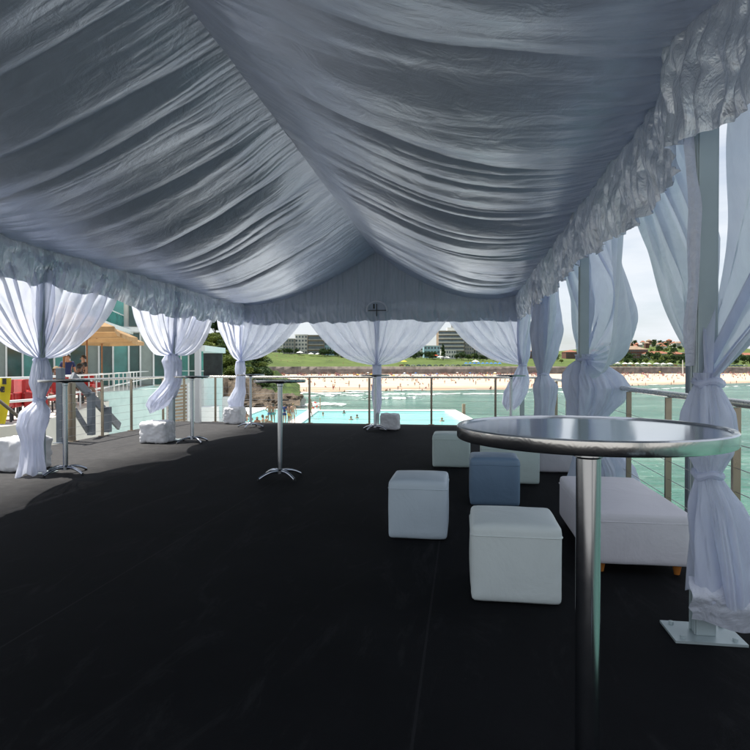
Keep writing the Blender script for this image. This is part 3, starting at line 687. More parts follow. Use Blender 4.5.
def reorg(o):   # move the origin of a mesh to its base centre
    me = o.data; n = len(me.vertices); a = np.zeros(n*3, np.float32); me.vertices.foreach_get('co', a); a = a.reshape(-1, 3)
    c = (a.min(0)+a.max(0))/2; c[2] = a[:, 2].min(); me.vertices.foreach_set('co', (a-c).reshape(-1)); me.update(); o.location = c; return o
# heavier posts and the sloping stair rail at the left edge
pst = [(60.5, 9.75, 1.22, .10), (71.5, 9.95, .98, .09)]
for i, (px, Z, h, wd) in enumerate(pst):
    p = W(px, Z); m = MB(); m.box(p.x-wd/2, p.x+wd/2, p.y-wd/2, p.y+wd/2, .001, h); m.box(p.x-wd*.9, p.x+wd*.9, p.y-wd*.9, p.y+wd*.9, 0, .012)
    reorg(single('gate_post', m, M['graysteel'] if i == 0 else M['steel'], ['tall slate grey steel post left of the stair rail', 'brownish steel post where the stair rail begins'][i], 'post', bevel=.004))
st = empty('stair_balustrade', W(98, 11), 0, 'grey sloping stair balustrade rising to the left at the deck edge', 'balustrade')
loc = lambda o, r=None: (setattr(o, 'matrix_parent_inverse', Matrix.Translation(-Vector(st.location))), o)[1]
m = MB(); m.bar(W(72, 10.4, 1.08), W(119, 12.0, .05), .05, .15); loc(m.build('stringer', M['greyplank'], st, bevel=.004))
m = MB(); m.bar(W(74, 10.5, .50), W(88, 10.9, .06), .04, .09); loc(m.build('stringer', M['greyplank'], st))
for px, Z, h in ((91, 10.9, .78), (107.5, 11.4, .48)):
    p = W(px, Z); m = MB(); m.box(p.x-.055, p.x+.055, p.y-.05, p.y+.05, 0.001, h); loc(m.build('post', M['graysteel'], st, bevel=.004))
m = MB(); m.tube([W(-60, 8.6, 1.30), W(0, 9.3, .70), W(47, 9.75, .04)], .026, 10)
tag(reorg(m.build('stair_handrail', M['steel'], smooth=True)), 'dark sloping metal handrail at the left edge below the yellow banner', 'handrail')
p = W(198, 13.35); m = MB(); m.box(p.x-.055, p.x+.055, p.y-.055, p.y+.055, 0.001, 2.8)
reorg(single('corner_post', m, M['white'], 'tall white square post at the far left corner of the deck', 'post', bevel=.005))
p = W(691.5, 4.75); m = MB(); m.box(p.x-.035, p.x+.035, p.y-.035, p.y+.035, -.3, 1.32)
reorg(single('edge_post', m, M['graysteel'], 'slim dark steel post at the deck edge behind the nearest right curtain', 'post', bevel=.004))

# ------------------------------------------------------------------ foliage and people
def leaf_mesh(name, clumps, n, size, seed):
    """clumps: list of (centre, radii); leaf faces spread through the volume near clump surfaces"""
    r = np.random.RandomState(seed); V = []; Fc = []
    per = max(1, n//len(clumps))
    for c, rad in clumps:
        d = r.normal(size=(per, 3)); d /= np.linalg.norm(d, axis=1)[:, None]
        rr = r.uniform(.45, 1.05, (per, 1))**.5
        ct = np.array(c)+d*rr*np.array(rad)
        a = r.normal(size=(per, 3)); a /= np.linalg.norm(a, axis=1)[:, None]; b = np.cross(a, r.normal(size=(per, 3))); b /= np.linalg.norm(b, axis=1)[:, None]
        sz = size*r.uniform(.5, 1.4, (per, 1))
        q = np.stack([ct-a*sz, ct-b*sz*.6, ct+a*sz, ct+b*sz*.6], 1); base = len(V)*1
        V.append(q.reshape(-1, 3))
    V = np.concatenate(V); nf = len(V)//4; me = D.meshes.new(name)
    me.vertices.add(len(V)); me.vertices.foreach_set('co', V.reshape(-1).astype(np.float32)); me.loops.add(nf*4); me.loops.foreach_set('vertex_index', np.arange(nf*4, dtype=np.int32))
    me.polygons.add(nf); me.polygons.foreach_set('loop_start', (np.arange(nf)*4).astype(np.int32)); me.update(calc_edges=True); return me
def make_tree(h, wd, leaf, seed, label, group, conifer=False, leaves=2600, size=None):
    r = random.Random(seed); root = empty('tree', (0, 0, 0), 0, label, 'tree', group)
    m = MB(); m.tube([(0, 0, -.3), (.02*h, 0, h*.3), (-.02*h, .02*h, h*.62)], [.035*h, .026*h, .012*h], 7)
    for k in range(5):
        a = r.uniform(0, 2*PI); m.tube([(0, 0, h*(.3+.06*k)), (math.cos(a)*wd*.3, math.sin(a)*wd*.3, h*(.55+.06*k))], [.016*h, .006*h], 5)
    m.build('trunk', M['trunk'], root, smooth=True)
    cl = []
    for k in range(13):
        a = r.uniform(0, 2*PI); 
        if conifer:
            t = k/12; rr = wd*.42*(1-t*.8); cl.append(((math.cos(a)*rr*.5, math.sin(a)*rr*.5, h*(.3+.68*t)), (rr*.8, rr*.8, h*.055)))
        else:
            rr = r.uniform(0, .36)*wd; zz = h*r.uniform(.42, .88)*(1-.25*(rr/wd)); s = r.uniform(.13, .24)*wd; cl.append(((math.cos(a)*rr, math.sin(a)*rr, zz), (s, s, s*.72)))
    linkmesh('crown', leaf_mesh('crown', cl, leaves, size or h*.035, seed), leaf, root)
    return root
def skinmesh(name, verts, edges, radii, sub=1):
    me = D.meshes.new(name); me.from_pydata(verts, edges, []); o = D.objects.new(name, me); COL.objects.link(o)
    md = o.modifiers.new('s', 'SKIN'); md.use_smooth_shade = True
    for i, rr in enumerate(radii):
        sv = me.skin_vertices[0].data[i]; sv.radius = (rr[0], rr[1]) if hasattr(rr, '__len__') else (rr, rr); sv.use_root = (i == 0)
    sb = o.modifiers.new('b', 'SUBSURF'); sb.levels = sub; sb.render_levels = sub
    dg = bpy.context.evaluated_depsgraph_get(); me2 = D.meshes.new_from_object(o.evaluated_get(dg)); D.objects.remove(o); me2.name = name
    me2.polygons.foreach_set('use_smooth', [True]*len(me2.polygons)); return me2
def human_meshes(pose, clothes='trunks', sub=1, hairlong=False):
    """pose: dict of joints, 1.72 m figure facing -Y"""
    J = dict(pel=(0, 0, .93), wst=(0, 0, 1.10), chs=(0, 0, 1.32), nek=(0, 0, 1.46), hd=(0, -.01, 1.57), top=(0, 0, 1.69),
             shl=(-.17, 0, 1.40), shr=(.17, 0, 1.40), ell=(-.24, .02, 1.13), elr=(.24, .02, 1.13), wrl=(-.26, -.06, .88), wrr=(.26, -.06, .88), hal=(-.26, -.08, .80), har=(.26, -.08, .80),
             hpl=(-.09, 0, .90), hpr=(.09, 0, .90), knl=(-.11, -.01, .50), knr=(.11, -.01, .50), anl=(-.12, .03, .09), anr=(.12, .03, .09), tol=(-.13, -.12, .03), tor=(.13, -.12, .03))
    J.update(pose); names = list(J); I = {k: i for i, k in enumerate(names)}
    E = [('pel', 'wst'), ('wst', 'chs'), ('chs', 'nek'), ('nek', 'hd'), ('hd', 'top'), ('chs', 'shl'), ('chs', 'shr'), ('shl', 'ell'), ('shr', 'elr'), ('ell', 'wrl'), ('elr', 'wrr'), ('wrl', 'hal'), ('wrr', 'har'),
         ('pel', 'hpl'), ('pel', 'hpr'), ('hpl', 'knl'), ('hpr', 'knr'), ('knl', 'anl'), ('knr', 'anr'), ('anl', 'tol'), ('anr', 'tor')]
    Rd = dict(pel=(.15, .10), wst=(.125, .09), chs=(.16, .10), nek=.055, hd=(.085, .10), top=(.06, .07), shl=.06, shr=.06, ell=.042, elr=.042, wrl=.028, wrr=.028, hal=.034, har=.034,
              hpl=.095, hpr=.095, knl=.06, knr=.06, anl=.038, anr=.038, tol=.035, tor=.035)
    body = skinmesh('body', [J[n] for n in names], [(I[a], I[b]) for a, b in E], [Rd[n] for n in names], sub)
    # fingers, nose and ears join the same mesh
    bm = bmesh.new(); bm.from_mesh(body); x = MB()
    for sd in 'lr':
        wv = Vector(J['wr'+sd]); hv = Vector(J['ha'+sd]); d = (hv-wv).normalized(); s_ = d.cross(Vector((0, 1, .01))).normalized()
        for k, ln in enumerate((.075, .085, .08, .065)):
            a = hv+s_*(k-1.5)*.019; x.tube([a-d*.02, a+d*ln*.5, a+d*ln*.9+Vector((0, -.012, 0))], [.010, .009, .006], 5)
        a = wv+d*.03+s_*.028; x.tube([a, a+d*.04+s_*.02, a+d*.07+s_*.022], [.011, .010, .007], 5)
    h = Vector(J['hd']); x.tube([h+Vector((0, -.09, .02)), h+Vector((0, -.118, -.005)), h+Vector((0, -.09, -.02))], [.008, .016, .010], 6)
    for s in (-1, 1): x.tube([h+Vector((s*.078, .01, .025)), h+Vector((s*.094, .015, 0)), h+Vector((s*.078, .01, -.025))], [.008, .012, .008], 6)
    me = x.mesh('x', True); bm.from_mesh(me); bm.to_mesh(body); bm.free()
    body.polygons.foreach_set('use_smooth', [True]*len(body.polygons))
    cn = ['pel', 'hpl', 'hpr', 'knl', 'knr']; fr = .55
    v = [J['pel'], J['hpl'], J['hpr'], tuple(Vector(J['hpl']).lerp(Vector(J['knl']), fr)), tuple(Vector(J['hpr']).lerp(Vector(J['knr']), fr)), tuple(Vector(J['pel']).lerp(Vector(J['wst']), .4))]
    sh = skinmesh('shorts', v, [(0, 1), (0, 2), (1, 3), (2, 4), (0, 5)], [(.165, .115), .112, .112, .092, .092, (.145, .105)], sub)
    out = [('body', body), ('shorts', sh)]
    if clothes == 'shirt':
        v = [J['wst'], J['chs'], J['shl'], J['shr'], tuple(Vector(J['shl']).lerp(Vector(J['ell']), .6)), tuple(Vector(J['shr']).lerp(Vector(J['elr']), .6)), tuple(Vector(J['pel']).lerp(Vector(J['wst']), .2))]
        out.append(('shirt', skinmesh('shirt', v, [(0, 1), (1, 2), (1, 3), (2, 4), (3, 5), (0, 6)], [(.145, .11), (.172, .115), .074, .074, .062, .062, (.16, .12)], sub)))
    if clothes == 'bikini':
        v = [tuple(Vector(J['wst']).lerp(Vector(J['chs']), .6)), tuple(Vector(J['wst']).lerp(Vector(J['chs']), .9))]
        out.append(('bikini_top', skinmesh('bikini_top', v, [(0, 1)], [(.145, .105), (.16, .112)], sub)))
    m = MB(); hd = Vector(J['hd']); up = (Vector(J['top'])-hd).normalized(); vs = []; fs = []
    for i in range(7):
        ph = PI*.62*i/6
        for k in range(12):
            t = 2*PI*k/12; d = Vector((math.sin(ph)*math.cos(t)*.098, math.sin(ph)*math.sin(t)*.112, math.cos(ph)*.118))
            if math.sin(t) < -.3 and ph > 1.0: d.z = max(d.z, .05); d.y *= .93
            elif hairlong and i == 6: d.z -= .16; d.y = abs(d.y)*.8+.03
            vs.append(hd+d+Vector((0, .012, .03)))
    for i in range(6):
        for k in range(12): fs.append((i*12+k, i*12+(k+1) % 12, (i+1)*12+(k+1) % 12, (i+1)*12+k))
    m.add(vs, fs); out.append(('hair', m.mesh('hair', True)))
    return out
POSE = {
 'stand': {},
 'hip': dict(ell=(-.34, .06, 1.16), wrl=(-.17, -.03, .99), hal=(-.13, -.05, .97), knr=(.13, -.06, .5), anr=(.16, -.02, .09), tor=(.18, -.17, .03)),
 'walk': dict(knl=(-.10, -.16, .52), anl=(-.10, -.26, .10), tol=(-.11, -.40, .06), knr=(.10, .06, .50), anr=(.10, .28, .14), tor=(.10, .20, .03), ell=(-.23, .12, 1.15), wrl=(-.24, .10, .90), hal=(-.24, .08, .83), wrr=(.24, -.18, .95), har=(.24, -.23, .88)),
 'sit': dict(pel=(0, .05, .12), wst=(0, .10, .28), chs=(0, .08, .50), nek=(0, .05, .64), hd=(0, .02, .75), top=(0, .02, .87), shl=(-.17, .08, .58), shr=(.17, .08, .58), ell=(-.24, -.02, .36), elr=(.24, .0, .36),
     wrl=(-.16, -.22, .40), wrr=(.16, -.22, .42), hal=(-.12, -.30, .42), har=(.12, -.30, .44), hpl=(-.09, .02, .12), hpr=(.09, .02, .12), knl=(-.13, -.34, .42), knr=(.13, -.36, .40), anl=(-.12, -.58, .09), anr=(.12, -.62, .09), tol=(-.12, -.74, .04), tor=(.12, -.78, .04)),
 'chair': dict(pel=(0, .05, .52), wst=(0, .09, .68), chs=(0, .06, .90), nek=(0, .02, 1.04), hd=(0, -.02, 1.15), top=(0, -.02, 1.27), shl=(-.17, .05, .98), shr=(.17, .05, .98), ell=(-.25, -.02, .74), elr=(.25, -.02, .74),
     wrl=(-.18, -.24, .76), wrr=(.18, -.24, .76), hal=(-.15, -.32, .77), har=(.15, -.32, .77), hpl=(-.09, .02, .50), hpr=(.09, .02, .50), knl=(-.12, -.38, .52), knr=(.12, -.38, .52), anl=(-.12, -.40, .10), anr=(.12, -.40, .10), tol=(-.12, -.55, .04), tor=(.12, -.55, .04)),
 'lie': dict(pel=(0, .0, .13), wst=(0, .18, .13), chs=(0, .40, .15), nek=(0, .55, .17), hd=(0, .66, .19), top=(0, .78, .20), shl=(-.17, .47, .14), shr=(.17, .47, .14), ell=(-.30, .30, .10), elr=(.30, .30, .10), wrl=(-.28, .06, .08), wrr=(.28, .06, .08),
     hal=(-.27, -.02, .07), har=(.27, -.02, .07), hpl=(-.09, -.03, .12), hpr=(.09, -.03, .12), knl=(-.12, -.43, .14), knr=(.12, -.42, .28), anl=(-.13, -.84, .08), anr=(.13, -.72, .08), tol=(-.14, -.90, .17), tor=(.13, -.86, .05)),
}
PROTO = {}
def person_proto(pose, clothes, sub=1, hairlong=False):
    k = (pose, clothes, sub, hairlong)
    if k not in PROTO: PROTO[k] = human_meshes(POSE[pose], clothes, sub, hairlong)
    return PROTO[k]
def person(loc, rz, pose, clothes, label, group=None, sub=1, over=None, hairlong=False, scale=1):
    root = empty('person', loc, rz, label, 'person', group); root.scale = (scale,)*3
    for nm, me in person_proto(pose, clothes, sub, hairlong):
        mt = {'body': M['skin'], 'hair': M['hair']}.get(nm, M['cloth'])
        if not me.materials: me.materials.append(mt)
        o = linkmesh(nm, me, None, root)
        if over and nm in over: 
            o.material_slots[0].link = 'OBJECT'; o.material_slots[0].material = over[nm]
    return root

# ------------------------------------------------------------------ terrace side on the left
TE = [Vector((-9.5, 11.2, 0)), Vector((-9.5, 12.3, 0)), Vector((-13.3, 21.2, 0)), Vector((-18.6, 32.6, 0)), Vector((-24, 45, 0))]
m = MB(); edge = [Vector((-9.5, -6, 0))]+TE; n = len(edge)
for i in range(n-1):
    a, b = edge[i], edge[i+1]; m.add([a, b, (-60, b.y, 0), (-60, a.y, 0)], [(0, 1, 2, 3)])
tag(m.build('terrace_floor', M['concrete']), kind='structure')
def wallstrip(pts, z0, z1, th, name, mat, label, cat='wall'):
    m = MB()
    for a, b in zip(pts[:-1], pts[1:]):
        a, b = Vector(a), Vector(b); d = (b-a).normalized(); nn = Vector((-d.y, d.x, 0))*th
        m.add([a+Vector((0, 0, z0)), b+Vector((0, 0, z0)), b+nn+Vector((0, 0, z0)), a+nn+Vector((0, 0, z0)), a+Vector((0, 0, z1)), b+Vector((0, 0, z1)), b+nn+Vector((0, 0, z1)), a+nn+Vector((0, 0, z1))],
              [(3, 2, 1, 0), (4, 5, 6, 7), (0, 1, 5, 4), (1, 2, 6, 5), (2, 3, 7, 6), (3, 0, 4, 7)])
    o = m.build(name, mat); reorg(o); return tag(o, label, cat)
wallstrip([(-9.48, -5, 0), (-9.48, 12.3, 0), (-13.28, 21.2, 0)], -4.2, -.005, .25, 'retaining_wall', M['cream'], 'cream rendered wall below the red terrace seats')
wallstrip([(-13.28, 21.2, 0), (-18.58, 32.6, 0), (-23, 44, 0)], -4.2, .06, .25, 'retaining_wall', M['mint'], 'pale mint wall below the terrace balustrade, behind the wire railing')
wallstrip([W(103, 22), W(169, 27)], -4.2, zy(390, 24), .2, 'mint_screen', M['mint'], 'pale mint panel wall behind the left end of the deck, under the white balustrade')
tr = empty('terrace_balustrade', TE[1], 0, 'white tubular balustrade running along the terrace edge', 'balustrade')
lt = lambda o: (setattr(o, 'matrix_parent_inverse', Matrix.Translation(-Vector(tr.location))), o)[1]
for z in (1.0, .5):
    m = MB(); m.tube([p+Vector((-.1, 0, z)) for p in [Vector((-9.5, 2, 0))]+TE], .03, 8); lt(m.build('rail', M['white'], tr, smooth=True))
for i in range(22):
    t = i*1.45; 
    if t < 9.5: p = Vector((-9.6, 2.5+t, 0))
    else: p = TE[1]+(TE[3]-TE[1]).normalized()*(t-9.3)+Vector((-.1, 0, 0))
    m = MB(); m.tube([p, p+Vector((0, 0, 1.0))], .024, 8); lt(m.build('post', M['white'], tr, smooth=True))
# clubhouse: mullioned facade with balcony
club = empty('clubhouse', W(60, 38), 0, 'white clubhouse behind the tan umbrellas, tall mullioned green glass windows and upper balcony', 'building')
lc = lambda o: (setattr(o, 'matrix_parent_inverse', Matrix.Translation(-Vector(club.location))), o)[1]
A, B = W(-60, 34), W(172, 41); dv = (B-A); Lf = dv.length; dv.normalize(); nv = Vector((dv.y, -dv.x, 0)); ang = math.atan2(dv.y, dv.x)
MT = Matrix.Translation(A) @ Matrix.Rotation(ang, 4, 'Z')
m = MB(); m.box(-2, Lf, .30, 8, .005, 9.0, MT); lc(m.build('wall', M['cream'], club))
m = MB(); m.box(-2, Lf+.3, -1.2, 8.2, 3.55, 3.85, MT); lc(m.build('floor_slab', M['white'], club))
m = MB(); m.box(-2, Lf+.4, -1.0, 8.3, 7.2, 7.5, MT); lc(m.build('roof_slab', M['white'], club))
rr = random.Random(5); x = 0; k = 0
while x < Lf-.9 and k < 100:
    wd = .62+.12*(k % 3); mtl = M['glassdark'] if k % 2 == 0 else (M['panelgrey'] if rr.random() < .75 else M['glassteal'])
    m = MB(); m.box(x, x+wd, .20, .28, .1, 3.50, MT); wn = lc(m.build('window', mtl, club))
    f_ = MB(); f_.box(x+wd+.005, x+wd+.10, .02, .29, .01, 3.54, MT); lc(f_.build('mullion', M['white'], club))
    if k % 2 == 0:
        m = MB(); m.box(x, x+wd*2, .20, .28, 4.0, 7.1, MT); lc(m.build('window', M['glassteal'] if k % 4 else M['glassdark'], club))
    x += wd+.105; k += 1
m = MB(); bp = [W(86, 29, 0), W(98, 32, 0), W(124, 39, 0)]
for a, b in zip(bp[:-1], bp[1:]): m.bar(a+Vector((0, 0, 4.15)), b+Vector((0, 0, 4.15)), .02, .85)
lc(m.build('balcony_glass', M['glassteal'], club))
m = MB(); m.tube([p+Vector((0, 0, 4.62)) for p in bp], .04, 8); lc(m.build('balcony_rail', M['white'], club))
m = MB()
for a, b in zip(bp[:-1], bp[1:]): m.bar(a+Vector((-.6, 0, 3.55)), b+Vector((-.6, 0, 3.55)), 2.2, .25)
lc(m.build('balcony_slab', M['white'], club))
# glass pavilion
pav = empty('glass_pavilion', W(188, 47), 0, 'low white flat roofed pavilion with teal glass beside the green headland', 'building')
lp = lambda o: (setattr(o, 'matrix_parent_inverse', Matrix.Translation(-Vector(pav.location))), o)[1]
A, B = W(166, 46), W(203.5, 46); dv = (B-A); Lp = dv.length; MT = Matrix.Translation(A) @ Matrix.Rotation(math.atan2(dv.y, dv.x), 4, 'Z')
m = MB(); m.box(-.2, Lp+.2, -.3, 6, 2.5, 2.95, MT); lp(m.build('roof', M['white'], pav))
m = MB(); m.box(0, Lp, .1, 5.8, -4.2, .4, MT); lp(m.build('base', M['white'], pav))
for k in range(5):
    x = k*Lp/5; m = MB(); m.box(x+.05, x+Lp/5-.05, .06, .14, .405, 2.49, MT); lp(m.build('window', M['glassteal'] if k % 3 else M['glassdark'], pav))
    m = MB(); m.box(x-.045, x+.045, 0, .16, .405, 2.49, MT); lp(m.build('mullion', M['white'], pav))
m = MB(); m.box(0, Lp, 5.6, 5.8, .405, 2.49, MT); lp(m.build('back_wall', M['dark'], pav))
m = MB()
for z in (.55, 1.0): m.tube([MT @ Vector((-.3, -.6, z)), MT @ Vector((Lp+.2, -.6, z))], .03, 6)
lp(m.build('rail', M['white'], pav))
# timber louvre screen
ls = empty('timber_screen', W(180, 20), 0, 'weathered timber slat screen left of the tall white corner post', 'screen')
l2 = lambda o: (setattr(o, 'matrix_parent_inverse', Matrix.Translation(-Vector(ls.location))), o)[1]
for k in range(13):
    z = zy(386+k*3.4, 20); m = MB(); m.bar(W(168, 20, z-.05), W(187, 20.1, z+.02), .10, .062); l2(m.build('slat', M['timber'], ls))
for px in (167.2, 188):
    m = MB(); a = W(px, 20.05, -4.3); b = W(px, 20.05, zy(383, 20)); m.bar(a, b, .06); l2(m.build('post', M['white'], ls))
# market umbrellas
def make_umbrella(label):
    root = empty('market_umbrella', (0, 0, 0), 0, label, 'umbrella', 'tan market umbrellas on the terrace')
    m = MB(); m.tube([(0, 0, .05), (0, 0, 3.15)], .035, 10); m.build('pole', M['wood'], root, smooth=True)
    m = MB(); m.box(-.35, .35, -.35, .35, .002, .07); m.build('base', M['concrete'], root, bevel=.01)
    vs = []; fs = []; N = 10; h = 1.6
    for i in range(N+1):
        t = i/N
        for k in range(32):
            s = k/8; side = int(s) % 4; f = s-int(s); c = [(1, -1), (1, 1), (-1, 1), (-1, -1)]; a = c[side]; b = c[(side+1) % 4]
            x = (a[0]*(1-f)+b[0]*f)*h*t; y = (a[1]*(1-f)+b[1]*f)*h*t; edge_ = abs(f-.5)*2
            vs.append((x, y, 3.12-.62*t**1.05-.05*t*(1-edge_)*t+.03*math.sin(PI*t)))
    for i in range(N):
        for k in range(32): fs.append((i*32+k, i*32+(k+1) % 32, (i+1)*32+(k+1) % 32, (i+1)*32+k))
    b0 = N*32
    for k in range(32): x, y, z = vs[b0+k]; vs.append((x*1.003, y*1.003, z-.16))
    for k in range(32): fs.append((b0+k, b0+(k+1) % 32, b0+32+(k+1) % 32, b0+32+k))
    m = MB(); m.add(vs, fs); can = m.build('canopy', M['tan'], root)
    vt = []; ft = []
    for i in range(2):
        for k in range(4):
            a = [(1, -1), (1, 1), (-1, 1), (-1, -1)][k]; vt.append((a[0]*.42*i, a[1]*.42*i, 3.30-.16*i))
    m = MB(); m.add(vt, [(k, (k+1) % 4, 4+(k+1) % 4, 4+k) for k in range(4)]); m.build('vent', M['tan'], can)
    for k in range(8):
        a = k*PI/4; L_ = 1.6*(1.38 if k % 2 else .98); m = MB(); m.bar((.04*math.cos(a), .04*math.sin(a), 3.04), (L_*math.cos(a), L_*math.sin(a), 2.50-.06*(k % 2 == 0)), .028, .035)
        m.bar((.04*math.cos(a), .04*math.sin(a), 2.35), (L_*.5*math.cos(a), L_*.5*math.sin(a), 2.74), .022, .028); m.build('rib', M['wood'], root)
    return root
u0 = make_umbrella('tan market umbrella nearest on the terrace, standing over the red seats')
for i, (px, Z, rz, lb) in enumerate(((64, 19.5, .5, None), (87, 23.5, .35, 'tan market umbrella in the middle of the terrace row, sheltering the seated people'), (102, 28, .35, 'tan market umbrella farthest along the terrace, nearest the mint wall'))):
    o = u0 if i == 0 else copy_tree(u0)
    o.location = W(px, Z, 0); o.rotation_euler.z = rz
    if lb: o['label'] = lb
# red terrace seats
def make_chair(label):
    root = empty('terrace_chair', (0, 0, 0), 0, label, 'chair', 'red chairs on the terrace')
    m = MB(); m.box(-.27, .27, -.26, .26, .34, .46); m.build('seat', M['red'], root, bevel=.03)
    m = MB(); m.box(-.27, .27, .20, .30, .40, .95); m.build('backrest', M['red'], root, bevel=.03)
    for s in (-1, 1):
        m = MB(); m.box(s*.30-.045, s*.30+.045, -.26, .28, .30, .64); m.build('armrest', M['red'], root, bevel=.025)
        for t in (-1, 1):
            m = MB(); m.bar((s*.26, t*.22, .001), (s*.25, t*.21, .35), .04); m.build('leg', M['black'], root)
    return root
ch0 = make_chair('red terrace armchair behind the balustrade'); rr = random.Random(3)
for i, (px, Z, rz) in enumerate(((10, 13.2, 2), (17, 14, 3.5), (25, 15.5, 1), (44, 14.6, 2.6), (38, 16.2, .5), (50, 16.6, 3), (63, 17.6, 1.2), (70, 19.5, 3.3), (85, 20.6, 2.1), (93, 21.5, .3), (100, 24.5, 2.8), (-12, 12.8, 1), (58, 21, 2))):
    o = ch0 if i == 0 else copy_tree(ch0)
    o.location = W(px, Z, 0)+Vector((-.35, 0, 0)); o.rotation_euler.z = rz
# terrace guests
person(W(67.5, 21, 0), .6, 'stand', 'shirt', 'person in a navy shirt standing under the tan umbrellas', over={'shirt': M['navy'], 'hair': M['black']})
person(W(79.5, 19.5, 0), 2.6, 'chair', 'shirt', 'black haired person seated with their back to the deck', over={'shirt': M['black'], 'hair': M['black']}, scale=1.06)
person(W(83.5, 23, 0), -.6, 'stand', 'shirt', 'dark clothed person standing beside the middle umbrella pole', over={'shirt': M['black'], 'hair': M['black']})
person(W(56.5, 15.8, 0), .4, 'chair', 'shirt', 'person in a red shirt seated beside the red chairs', over={'shirt': M['redcloth']}, scale=.98)
# yellow banner with black letters, hung over the handrail
ban = empty('banner', W(3, 10.6), 0, 'bright yellow banner with black letters hanging at the left edge', 'banner')
lb_ = lambda o: (setattr(o, 'matrix_parent_inverse', Matrix.Translation(-Vector(ban.location))), o)[1]
u = np.linspace(0, 1, 30)[None, :]; t = np.linspace(0, 1, 40)[:, None]
X0 = -22+0*t; X1 = 10.2-1.0*t-3.5*t**3; PX = X0+(X1-X0)*u; ZZ = zy(378, 10.6)+(zy(424, 10.6)-zy(378, 10.6))*t+0*u
xc = (PX-375)/F*10.6; dep = 10.6+.03*np.sin(u*14+t*3); XX = xc*CT-dep*ST; YY = dep*CT+xc*ST
lb_(grid_obj('cloth', np.stack([XX, YY, ZZ], -1), M['yellow'], ban))
def letters(txt, loc, size, rz, mat, parent, name='lettering'):
    cu = D.curves.new(name, 'FONT'); cu.body = txt; cu.size = size; cu.extrude = .004; cu.align_x = 'RIGHT'; cu.offset = .012
    o = D.objects.new(name, cu); COL.objects.link(o); dg = bpy.context.evaluated_depsgraph_get(); me = D.meshes.new_from_object(o.evaluated_get(dg)); D.objects.remove(o)
    q = linkmesh(name, me, mat); q.matrix_world = Matrix.Translation(loc) @ Matrix.Rotation(rz, 4, 'Z') @ Matrix.Rotation(R(90), 4, 'X')
    mw = q.matrix_world.copy(); adopt(q, parent); q.matrix_parent_inverse = Matrix.Translation(-Vector(parent.location)); q.matrix_basis = mw; return q
letters('E', W(5.8, 10.52, zy(383.6, 10.52)), .115, TH, M['black'], ban)
letters('N!', W(4.3, 10.52, zy(391.6, 10.52)), .115, TH, M['black'], ban)

# ------------------------------------------------------------------ lower platform, pools
def cq(xc0, xc1, Z0, Z1, z): return [WC(xc0, Z0, z), WC(xc1, Z0, z), WC(xc1, Z1, z), WC(xc0, Z1, z)]
def cbox(m, xc0, xc1, Z0, Z1, z0, z1):
    a = cq(xc0, xc1, Z0, Z1, z0)+cq(xc0, xc1, Z0, Z1, z1); m.add(a, [(3, 2, 1, 0), (4, 5, 6, 7), (0, 1, 5, 4), (1, 2, 6, 5), (2, 3, 7, 6), (3, 0, 4, 7)]); return m
PZ = -3.4
m = MB(); cbox(m, -34, -12.5, 14, 70, -9, PZ-.004); tag(m.build('lower_platform', M['whiteconc']), kind='structure')
m = MB(); cbox(m, -12.5, 9.0, 16, 45, -9, PZ-.004); tag(m.build('pool_deck', M['whiteconc']), kind='structure')
m = MB(); cbox(m, -12.5, -7.4, 45, 68, -9, PZ-.3); cbox(m, -6.2, 7.6, 45, 66.2, -9, PZ-.3); tag(m.build('pool_floor', M['whiteconc']), kind='structure')
m = MB(); m.add(cq(-12.5, -7.4, 45, 67, PZ-.14), [(0, 1, 2, 3)]); m.add(cq(-6.2, 7.6, 45, 65.2, PZ-.14), [(0, 1, 2, 3)]); tag(m.build('pool_water', M['pool']), kind='structure')
m = MB(); cbox(m, -7.4, -6.2, 45, 68, -9, PZ); cbox(m, 7.6, 8.9, 45, 66.6, -9, PZ); cbox(m, -6.2, 7.6, 65.2, 66.6, -9, PZ); cbox(m, -12.5, -7.4, 67, 68, -9, PZ)
tag(m.build('pool_walkway', M['whiteconc']), kind='structure')
# low white walls and tables on the left platform
for i, (xc0, xc1, Z0, Z1, z1, lb) in enumerate(((-8.5, -7.1, 27, 28.2, PZ+.95, 'white rendered block nearest on the lower platform by the sunbathers'),)):
    pass
def blk(px0, px1, ytop, Z, dz, dep, label, name='low_wall'):
    m = MB(); z1 = zy(ytop, Z); cbox(m, (px0-375)/F*Z, (px1-375)/F*Z, Z, Z+dep, PZ, z1); o = m.build(name, M['white'], bevel=.02); reorg(o); return tag(o, label, 'low wall', 'white low walls on the lower platform')
blk(199, 215, 407, 38, 0, 1.0, 'low white wall in front of the sunbathers, beside the white corner post')
blk(199, 212, 391, 50, 0, .4, 'taller white wall panel behind the sunbathers on the lower platform')
blk(212, 220, 389, 54, 0, .4, 'second white wall panel, stepping back towards the rocks')
blk(222, 229, 397, 46, 0, .8, 'small white block beside the far left weight bag')
